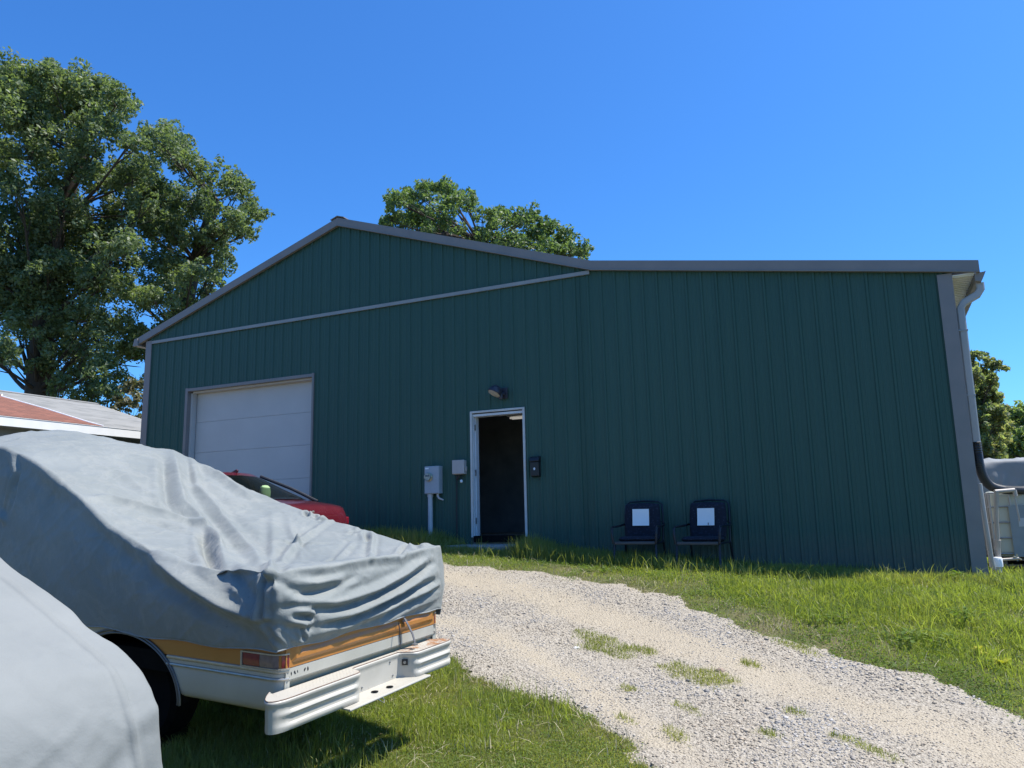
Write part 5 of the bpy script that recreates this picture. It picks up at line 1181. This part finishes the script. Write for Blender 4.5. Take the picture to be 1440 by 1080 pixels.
# ------------------------------------------------------------------ red car by the garage
def make_red_car():
    gz = float(ground_z(-2.8, -2.6))
    T = empty('red_car', (-1.22, -2.6, gz), 'dark red car parked by the garage door, mostly hidden behind the covered truck', 'car'); T.rotation_euler = (0, 0, pi)
    def loft(st, name, mat, parent=T, cap=True):
        V = []; F = []
        for x, w, zb, zs, zt in st:
            ring = [(-w*.80, zb), (-w*.97, zb+.10), (-w, (zb+zs)/2), (-w*.985, zs-.03), (-w*.955, zs+.02), (-w*.86, zt-.012), (-w*.6, zt+.008), (-w*.3, zt+.016), (0, zt+.018)]
            ring = ring+[(-a, b) for a, b in ring[-2::-1]]
            V += [(x, a, b) for a, b in ring]
        k = 17; n = len(st)
        for i in range(n-1):
            for j in range(k-1): F.append([i*k+j, i*k+j+1, (i+1)*k+j+1, (i+1)*k+j])
            F.append([i*k+k-1, i*k, (i+1)*k, (i+1)*k+k-1])
        if cap: F += [list(range(k)), [(n-1)*k+j for j in range(k)][::-1]]
        m = MB(); m.add(V, F); return m.build(name, mat, parent, smooth=True, angle=42)
    # stations start at the tail (x = 0) and run to the nose
    loft([(.37, .50, .34, .56, .62), (.39, .66, .30, .62, .74), (.43, .74, .28, .70, .835), (.48, .78, .25, .76, .885), (.56, .82, .22, .80, .915), (.75, .86, .20, .84, .950), (1.0, .88, .2, .88, .985), (1.3, .885, .2, .89, 1.0), (1.9, .89, .2, .90, 1.0), (2.9, .89, .2, .90, .99), (3.3, .88, .2, .88, .97), (4.0, .85, .2, .80, .88), (4.4, .78, .25, .66, .72), (4.5, .66, .3, .55, .6)], 'body', M['car_red'])
    def frustum(z0, z1, lv, name, mat, cap=False, inset=0.):
        rings = []
        for t in lv:
            bz = .985+(1.40-.985)*t
            xr = .98+(2.02-.98)*(t**.95); xf = 3.45+(2.75-3.45)*t; w = .80+(.58-.80)*t-inset
            ring = []
            for i in range(48):
                a = 2*pi*i/48; c, s = cos(a), sin(a)
                q = (abs(c)**(2/4.5))*np.sign(c); r = (abs(s)**(2/4.5))*np.sign(s)
                bow = .10*(1-r*r)*(1 if c > 0 else -1)*(abs(c)**.5)
                ring.append(((xr+xf)/2+(xf-xr)/2*q+bow*.6, w*r, bz+.03*(1-r*r)*t))
            rings.append(ring)
        V = [p_ for r in rings for p_ in r]; k = 48
        F = [[i*k+j, i*k+(j+1) % k, (i+1)*k+(j+1) % k, (i+1)*k+j] for i in range(len(lv)-1) for j in range(k)]
        if cap: F.append([(len(lv)-1)*k+j for j in range(k)])
        m = MB(); m.add(V, F); return m.build(name, mat, T, smooth=True, angle=50)
    frustum(0, 1, list(np.linspace(-.03, .93, 12)), 'window', M['car_glass'])
    rf = frustum(0, 1, [.92, .96, 1.0, 1.025, 1.035], 'roof', M['car_red'], True)
    for s in (-1, 1):
        for q in ([(1.04, s*.765, .985), (1.5, s*.67, 1.20), (2.03, s*.565, 1.405)], [(3.38, s*.775, .985), (2.8, s*.575, 1.40)], [(2.25, s*.79, .98), (2.3, s*.575, 1.41)]):
            m = MB(); m.tube(q, .024, 8); m.build('pillar', M['black'], T, smooth=True)
    m = MB(); m.prism([(2.20, 1.435), (1.98, 1.43), (1.955, 1.475), (1.985, 1.492), (2.08, 1.455)], -.016, .016); m.build('antenna_fin', M['car_red'], T, bevel=.006)
    for y in (-.36, .36):
        m = MB(); m.box(1.95, 2.1, y-.22, y+.22, .55, 1.12); m.build('seat', M['car_in'], T, bevel=.04)
    m = MB(); m.box(1.42, 1.55, -.62, .62, .5, 1.02); m.build('seat', M['car_in'], T, bevel=.04)
    m = MB(); m.box(1.08, 1.415, -.66, .66, .95, .975); m.build('parcel_shelf', M['car_in'], T, bevel=.01)
    m = MB(); m.lathe([(.001, -.12), (.07, -.11), (.10, -.06), (.105, .02), (.09, .09), (.05, .12), (.001, .125)], (0, 0, 0), 'z', 20); h = m.build('headrest', M['headrest'], T, smooth=True); h.location = (1.48, -.08, 1.11); h.scale = (.6, 1, 1)
    m = MB(); m.lathe([(.035, -.004), (.04, -.009), (.028, -.016), (.018, -.014), (.001, -.018)], (0, 0, 0), 'x', 20); e = m.build('badge', M['chrome'], T, smooth=True); e.location = (.428, .10, .80); e.rotation_euler = (0, radians(-24), 0)
    for s in (-1, 1):
        m = MB(); m.box(.42, .50, .60 if s > 0 else -.76, .76 if s > 0 else -.60, .62, .74); m.build('tail_light', M['red_lens'], T, bevel=.02)
        for x in (1.25, 3.65):
            m = MB(); y0, y1 = (.69, .90) if s > 0 else (-.90, -.69)
            m.lathe([(.18, y0), (.30, y0+.01), (.32, (y0+y1)/2), (.30, y1-.01), (.18, y1), (.001, y1-.02)], (x, 0, .31), 'y', 24); m.build('wheel', M['tyre'], T, smooth=True)
    m = MB(); m.box(.36, .42, -.26, .26, .42, .54); m.build('number_plate_recess', M['black'], T, bevel=.01)

# ------------------------------------------------------------------ house on the left
def make_house():
    H = empty('low_house', (0, 0, 0), 'low house with pale grey shingle roof, brown patch and bright white fascia', 'house')
    ex, rx, wx = -10.5, -14.23, -17.96; ze, zr = 2.55, 3.70; y0, y1 = -15, 3.08
    def roofside(xa, za, xb, zb, nm, mat, up=0.):
        m = MB(); m.prism([(xa, za), (xb, zb), (xb, zb+.035), (xa, za+.035)], y0, y1); return m.build(nm, mat, H)
    roofside(ex-.02, ze, rx, zr, 'roof', M['shingle']); roofside(rx, zr, wx, ze, 'roof', M['shingle'])
    m = MB(); m.prism([(rx-.12, zr+.005), (rx, zr+.045), (rx+.12, zr+.005), (rx+.12, zr+.02), (rx, zr+.06), (rx-.12, zr+.02)], y0, y1+.01); m.build('ridge_cap', M['shingle'], H)
    sl = (zr-ze)/(rx-ex)
    zz = lambda x: ze+.035+(x-ex)*sl
    pts = [(-13.49, 0), (-13.19, -.2), (-12.1, .15), (-10.78, .38), (-10.47, .53), (-10.47, -13), (-13.49, -13)]
    m = MB(); V = [(x, y, zz(x)+.004) for x, y in pts]+[(x, y, zz(x)+.014) for x, y in pts]; n = len(pts)
    m.add(V, [list(range(n)), [n+i for i in range(n)][::-1]]+[[i, i+n, (i+1) % n+n, (i+1) % n] for i in range(n)]); m.build('brown_roof_patch', M['shingle_brown'], H)
    m = MB()
    m.tube([(x, y, zz(x)+.018) for x, y in pts[:5]], .016, 6); m.build('pale_patch_edge', M['house_white'], H)  # thin white tube tracing the edge of the brown patch
    m = MB(); m.box(ex-.005, ex+.025, y0, y1, ze-.17, ze+.018); m.box(ex-.03, ex+.034, y0, y1, ze+.0205, ze+.030); m.build('fascia', M['house_white'], H)
    m = MB(); m.prism([(ex, ze-.15), (rx, zr-.15), (wx, ze-.15), (wx, ze+.03), (rx, zr+.03), (ex, ze+.03)], y1, y1+.03); m.build('gable_trim', M['house_white'], H)
    m = MB(); m.box(-17.5, -10.95, y0+.3, y1-.2, -.8, ze-.03); m.prism([(-17.5, ze-.03), (-10.95, ze-.03), (rx, zr-.12)], y1-.5, y1-.2); m.build('wall', M['house_wall'], H)
    m = MB(); m.box(-10.95, ex-.031, y0, y1, ze-.16, ze-.14); m.build('soffit', M['house_wall'], H)
    for i, (ya, yb) in enumerate(((-3.4, -2.2), (-7.5, -6.2))):
        w = MB(); w.box(-10.952, -10.90, ya, yb, .7, 1.9); f = w.build('window', M['house_white'], H)
        g = MB(); g.box(-10.899, -10.89, ya+.07, yb-.07, .77, 1.83); g.build('pane', M['car_glass'], f)

# ------------------------------------------------------------------ right-hand corner
def make_right_corner():
    # drainage hose from the downspout into the tank
    pts = [Vector(q) for q in [(6.905, .155, 1.14), (6.905, .17, 1.0), (6.92, .27, .84), (6.97, .47, .68), (7.07, .76, .575), (7.25, 1.14, .53), (7.5, 1.55, .52), (7.72, 1.95, .52), (7.78, 2.08, .46)]]
    fine = []
    for i in range(len(pts)-1):
        p0, p1, p2, p3 = pts[max(i-1, 0)], pts[i], pts[i+1], pts[min(i+2, len(pts)-1)]
        n = max(2, int((p2-p1).length/.011))
        for q in range(n):
            t = q/n; fine.append(.5*((2*p1)+(p2-p0)*t+(2*p0-5*p1+4*p2-p3)*t*t+(3*p1-p0-3*p2+p3)*t**3))
    m = MB(); m.tube(fine, [.060 if i % 2 else .051 for i in range(len(fine))], 14)
    o = m.build('drain_hose', M['hose'], None); tag(o, 'black corrugated hose bending from the white downspout to the plastic tank', 'hose')
    # white drain pipe at the corner foot
    D = empty('drain_pipe', (6.92, .36, -.55), 'white plastic drain pipe with round cap at the foot of the wall corner', 'pipe')
    m = MB(); m.tube([(-.03, -.12, 1.15), (-.022, -.1, .9), (-.005, -.04, .5), (.015, .03, .12), (.03, .07, .05)], .030, 10); m.build('pipe', M['white_metal'], D, smooth=True)
    m = MB(); m.lathe([(.001, .0), (.078, .0), (.08, .02), (.08, .10), (.07, .125), (.001, .13)], (.09, .30, .06), 'z', 20); m.build('cap', M['soffit'], D, smooth=True)
    m = MB(); m.lathe([(.055, -.3), (.055, .0)], (.09, .30, .06), 'z', 16); m.build('riser', M['white_metal'], D, smooth=True)
    # grey-brown pvc stand pipe
    D = empty('standpipe', (7.08, .66, -.62), 'weathered thin pipe with side tap standing before the plastic tank', 'pipe')
    m = MB(); m.tube([(-.03, .06, .02), (-.025, .05, .18), (-.02, .05, .36), (.0, .0, .8), (.03, -.05, 1.105)], .027, 10); m.build('upright', M['pvc'], D, smooth=True)
    m = MB(); m.tube([(.012, -.055, 1.115), (.12, -.01, 1.122), (.25, .04, 1.13)], .028, 10); m.tube([(.25, .04, 1.13), (.255, .045, 1.05)], .026, 10); m.build('top_arm', M['pvc'], D, smooth=True)
    m = MB(); m.tube([(.24, .04, 1.11), (.26, .06, .85), (.27, .08, .72)], .010, 8); m.build('thin_rod', M['tote_cage'], D, smooth=True)
    m = MB(); m.tube([(-.025, .05, .22), (.10, .09, .225), (.21, .12, .235)], .017, 10); m.build('side_arm', M['pvc'], D, smooth=True)
    m = MB(); m.tube([(.15, .09, .26), (.24, .14, .215)], .010, 8); m.tube([(.19, .115, .235), (.195, .118, .29)], .010, 8); m.build('tap_handle', M['brass'], D, smooth=True)
    m = MB(); m.tube([(-.04, .055, .35), (-.02, .05, .40), (-.012, .035, .48)], .036, 10); m.build('coupling', M['pvc'], D, smooth=True)
    # IBC tank in its cage
    T = empty('water_tank', (7.75, 2.15, -.55), 'square white plastic water tank in a metal cage at the right edge', 'tank')
    m = MB(); m.box(-.60, .60, -.50, .50, .12, 1.08); m.build('tank_body', M['tote'], T, bevel=.09, seg=4)
    m = MB(); m.lathe([(.11, 1.07), (.11, 1.13), (.09, 1.14), (.001, 1.14)], (.0, 0, 0)); m.build('lid', M['black'], T, smooth=True)
    m = MB()
    for z in (.18, .40, .62, .84, 1.04):
        m.tube([(-.62, -.52, z), (.62, -.52, z), (.62, .52, z), (-.62, .52, z), (-.62, -.52, z)], .011, 8)
    for q in np.linspace(-.62, .62, 6):
        m.tube([(q, -.53, .08), (q, -.53, 1.05)], .011, 8); m.tube([(q, .53, .08), (q, .53, 1.05)], .011, 8)
        m.tube([(-.63, q*.84, .08), (-.63, q*.84, 1.05)], .011, 8); m.tube([(.63, q*.84, .08), (.63, q*.84, 1.05)], .011, 8)
    m.build('cage', M['tote_cage'], T)
    m = MB(); m.box(-.40, .58, -.552, -.543, .14, .86); lp = m.build('panel', M['tote_label'], T)
    m = MB(); m.box(-.30, -.12, -.558, -.5525, .56, .68); m.build('label_plate', plain('faded_label', (.38, .42, .44), .6, 0, .08, 8), lp)
    m = MB(); m.box(.02, .30, -.558, -.5525, .50, .66); m.box(.10, .30, -.558, -.5525, .36, .495); m.build('label_plate', plain('pale_label', (.47, .52, .55), .6, 0, .08, 8), lp)
    m = MB(); m.box(-.62, .62, -.52, .52, .0, .03); m.box(-.62, .62, -.52, .52, .085, .115)
    for x in (-.55, 0, .55): m.box(x-.06, x+.06, -.51, .51, .031, .084)
    m.build('pallet', M['wood'], T)
    m = MB(); m.tube([(0, -.50, .17), (0, -.60, .17)], .04, 12); m.tube([(0, -.58, .17), (0, -.58, .24)], .012, 8); m.build('outlet_valve', M['black'], T, smooth=True)
    # covered vehicle behind it
    def prof(v): return np.interp(v, [0, .25, .6, 2.2, 3.2, 4.4, 5], [1.55, 1.74, 1.84, 1.86, 1.84, 1.3, 1.1])
    vs = np.linspace(0, 5, 130)
    e = lambda u0: (lambda v: (np.full(len(v), u0), prof(v)-.06))
    V, Q, hem = drape(vs, e(.1), e(1.75), lambda v: np.full(len(v), .07), lambda v: (np.full(len(v), .0), np.full(len(v), .25)), lambda v: (np.full(len(v), 1.85), np.full(len(v), .25)), lambda t: .25+0*t, nu=60, nf=40, iters=8)
    N = vnormals(V, Q); rf = []
    r_ = random.Random(8)
    for i in range(26):
        v = r_.uniform(.3, 4.6); rf.append(([(1.80, v, 1.5), (1.83, v+r_.uniform(-.25, .25), 1.05), (1.86, v+r_.uniform(-.5, .5), .5)], r_.choice([-1, 1])*.035, .05, 0))
        rf.append(([(1.7, v, prof(v)), (1.3, v+r_.uniform(-.2, .2), prof(v)+.02), (.9, v+r_.uniform(-.4, .4), prof(v)+.02)], r_.choice([-1, 1])*.02, .06, 0))
    V = fold(V+N*((fbm(V[:, 1]*2, V[:, 2]*3+V[:, 0]*2, 9)-.5)*.08)[:, None], N, rf)
    C = mesh_np('vehicle_cover', V, Q, M['tarp'], smooth=True); C.location = (7.0, 7.6, -.62); C.rotation_euler = (0, 0, radians(-88))   # v runs towards +X
    tag(C, 'grey cover over a vehicle behind the white water tank at the right edge', 'vehicle cover')

# ------------------------------------------------------------------ trees
def tree(name, label, group, clumps, base, forks, bark, leafmat, per_m2, lsize, tr, seed):
    r_ = np.random.default_rng(seed)
    T = empty(name, base, label, 'tree' if 'tree' in name or 'oak' in name or 'maple' in name else 'shrub', group)
    C = np.array(clumps, float); C[:, :3] -= np.array(base)
    # trunk and limbs
    m = MB(); top = np.array(forks[-1], float)-np.array(base)
    F0 = [np.zeros(3)]+[np.array(f)-np.array(base) for f in forks]
    m.tube([tuple(f) for f in F0], list(np.linspace(tr, tr*.5, len(F0))), 10)
    tz = np.array(F0)
    for c in C[:]:
        # nearest lower trunk point
        k = np.argmin(np.linalg.norm(tz-c[:3], axis=1)+np.where(tz[:, 2] > c[2]-.3*c[3], 6, 0)+np.where(tz[:, 2] < .5, 2., 0))
        a = tz[k]; b = c[:3]; L = np.linalg.norm(b-a)
        if L < .5: continue
        n1 = r_.normal(0, .05*L, 3); n2 = r_.normal(0, .05*L, 3)
        c1 = a+(b-a)*.33+n1+np.array([0, 0, -.04*L]); c2 = a+(b-a)*.68+n2; e = b+(b-a)/L*c[3]*.5
        pts = [(1-t)**3*a+3*t*(1-t)**2*c1+3*t*t*(1-t)*c2+t**3*e for t in np.linspace(0, 1, 9)]
        rr = min(tr*.34, .02+.016*L); m.tube([tuple(q) for q in pts], list(np.linspace(rr, rr*.12, 9)), 6)
        for q in range(4):
            k = r_.integers(4, 8); e = b+np.clip(r_.normal(0, c[3]*.5, 3), -.7*c[3], .7*c[3]); m.tube([tuple(pts[k]), tuple((pts[k]+e)/2+r_.normal(0, .12, 3)), tuple(e)], [rr*.35, rr*.2, rr*.06], 5)
    m.build('trunk', bark, T, smooth=True)
    # crown: leaf-sized faces on tufts spread through every clump
    P = []; Nn = []
    for cx, cy, cz, r in C:
        nt = max(15, int(20*min(r, 2.2)))
        d = r_.normal(size=(nt, 3)); d /= np.linalg.norm(d, axis=1, keepdims=True)
        d[:, 2] = np.where(d[:, 2] < -.6, -d[:, 2]*.5, d[:, 2])
        tc = d*r*(.42+.72*r_.random((nt, 1))**.8)*np.array([1, 1, 1.]); ts = r*(.15+.27*r_.random(nt))
        for t, s in zip(tc, ts):
            n = int(per_m2*4*s*s*2.2)+6
            q = r_.normal(size=(n, 3)); q /= np.linalg.norm(q, axis=1, keepdims=True)
            q *= (s*(.35+.75*r_.random(n)**.5))[:, None]*np.array([1.1, 1.1, .95])
            P.append(np.array([cx, cy, cz])+t+q); Nn.append(q/np.maximum(np.linalg.norm(q, axis=1, keepdims=True), 1e-6))
    P = np.concatenate(P); Nn = np.concatenate(Nn); n = len(P)
    nr = Nn*.45+np.array([0, 0, .30])+r_.normal(0, .7, (n, 3)); nr /= np.linalg.norm(nr, axis=1, keepdims=True)
    t1 = np.cross(nr, r_.normal(size=(n, 3))); t1 /= np.linalg.norm(t1, axis=1, keepdims=True); t2 = np.cross(nr, t1)
    s = (lsize*(.6+.7*r_.random(n)))[:, None]
    V = np.stack([P-t1*s, P-t2*s*.48+nr*s*.16+t1*s*.12, P+t1*s, P+t2*s*.48+nr*s*.16+t1*s*.12], 1).reshape(-1, 3)
    F = np.arange(n*4).reshape(n, 4)
    o = mesh_np('crown', V, F, leafmat, T, attrs={'rnd': np.repeat(r_.random(n), 4)})
    return T

def make_trees():
    g = 'trees behind the workshop and house'
    tree('oak_tree', 'tallest dark green tree, rising behind the low house at the left edge', g, OAK_A, (-23.6, 7.4, -.3), [(-23.4, 7.3, 5.5), (-22.9, 7.0, 8.5), (-22.0, 6.6, 12.0), (-21.2, 6.8, 14.6)], M['bark'], M['leaf_oak'], 95, .088, .50, 1)
    tree('oak_tree', 'broad dark green tree leaning right between tallest tree and workshop roof', g, OAK_B, (-20.4, 10.8, -.3), [(-20.2, 10.7, 4.5), (-19.8, 10.7, 8.), (-19.0, 10.6, 11.0), (-18.2, 10.8, 13.6)], M['bark'], M['leaf_oak'], 95, .088, .42, 2)
    tree('maple_tree', 'lighter green tree whose crown shows above the workshop roof ridge', g, CENTRE, (-9.0, 18.5, -.3), [(-9.2, 18.4, 6), (-9.5, 18.3, 10), (-9.7, 18.3, 12.6)], M['bark'], M['leaf_center'], 80, .10, .40, 3)
    tree('sumac_tree', 'tree with reddish seed tips just right of the workshop downspout', g, RIGHT_A, (8.4, 17.6, -.4), [(8.4, 17.6, 1.5), (8.6, 17.7, 3.0)], M['bark'], M['leaf_right'], 240, .085, .14, 4)
    tree('roundish_tree', 'low rounded green tree farther back at the right edge', g, RIGHT_B, (11.8, 22.8, -.4), [(11.8, 22.8, 1.5), (11.9, 22.8, 3.0)], M['bark'], M['leaf_far'], 200, .09, .16, 5)
    tree('dry_shrub', 'pale half dry shrub between house roof and workshop corner', None, DRY, (-17.8, 6.4, -.2), [(-17.8, 6.4, 1.6), (-17.75, 6.4, 2.6)], M['bark'], M['leaf_dry'], 120, .09, .07, 6)

# ------------------------------------------------------------------ light, sky, camera
SUN_EL, SUN_AZ = radians(62), radians(64)      # azimuth clockwise from +Y
def make_light():
    w = bpy.data.worlds.new('World'); bpy.context.scene.world = w; w.use_nodes = True
    t = w.node_tree; bg = t.nodes['Background']
    sk = t.nodes.new('ShaderNodeTexSky'); sk.sky_type = 'NISHITA'; sk.sun_disc = False
    sk.sun_elevation = SUN_EL; sk.sun_rotation = SUN_AZ; sk.altitude = 100; sk.air_density = 1.0; sk.dust_density = .9; sk.ozone_density = 3.0
    hs = t.nodes.new('ShaderNodeHueSaturation'); hs.inputs['Saturation'].default_value = 1.12
    tint = t.nodes.new('ShaderNodeMix'); tint.data_type = 'RGBA'; tint.blend_type = 'MULTIPLY'; tint.inputs[0].default_value = 1; tint.inputs[7].default_value = (.56, 1.12, 1.68, 1)
    t.links.new(sk.outputs[0], hs.inputs['Color']); t.links.new(hs.outputs[0], tint.inputs[6]); t.links.new(tint.outputs[2], bg.inputs['Color']); bg.inputs['Strength'].default_value = .092
    l = bpy.data.lights.new('Sun', 'SUN'); l.energy = 5.0; l.angle = radians(.53); l.color = (1, .955, .89)
    o = link(bpy.data.objects.new('Sun', l))
    d = Vector((sin(SUN_AZ)*cos(SUN_EL), cos(SUN_AZ)*cos(SUN_EL), sin(SUN_EL)))
    o.rotation_euler = d.to_track_quat('Z', 'Y').to_euler(); o.location = d*60
    vs = bpy.context.scene.view_settings
    vs.view_transform = 'Standard'; vs.look = 'None'; vs.exposure = .6; vs.gamma = 1; vs.use_curve_mapping = False
def make_camera():
    c = bpy.data.cameras.new('Camera'); c.sensor_fit = 'HORIZONTAL'; c.sensor_width = 36; c.lens = 1083.749*36/1440; c.clip_start = .05; c.clip_end = 4000
    o = link(bpy.data.objects.new('Camera', c))
    yaw, pitch, roll = CAM_R
    f = Vector((-sin(yaw)*cos(pitch), cos(yaw)*cos(pitch), sin(pitch))); r = Vector((cos(yaw), sin(yaw), 0)); u = r.cross(f)
    r2 = r*cos(roll)+u*sin(roll); u2 = u*cos(roll)-r*sin(roll)
    m = Matrix((r2, u2, -f)).transposed().to_4x4(); m.translation = CAM; o.matrix_world = m
    bpy.context.scene.camera = o

make_ground(); make_drive(); make_stones(); make_grass(); make_weeds()
make_building(); make_wall_things(); make_chairs()
make_truck(); make_truck_cover()
make_near_cover()
make_red_car(); make_house(); make_right_corner(); make_trees()
make_light(); make_camera()
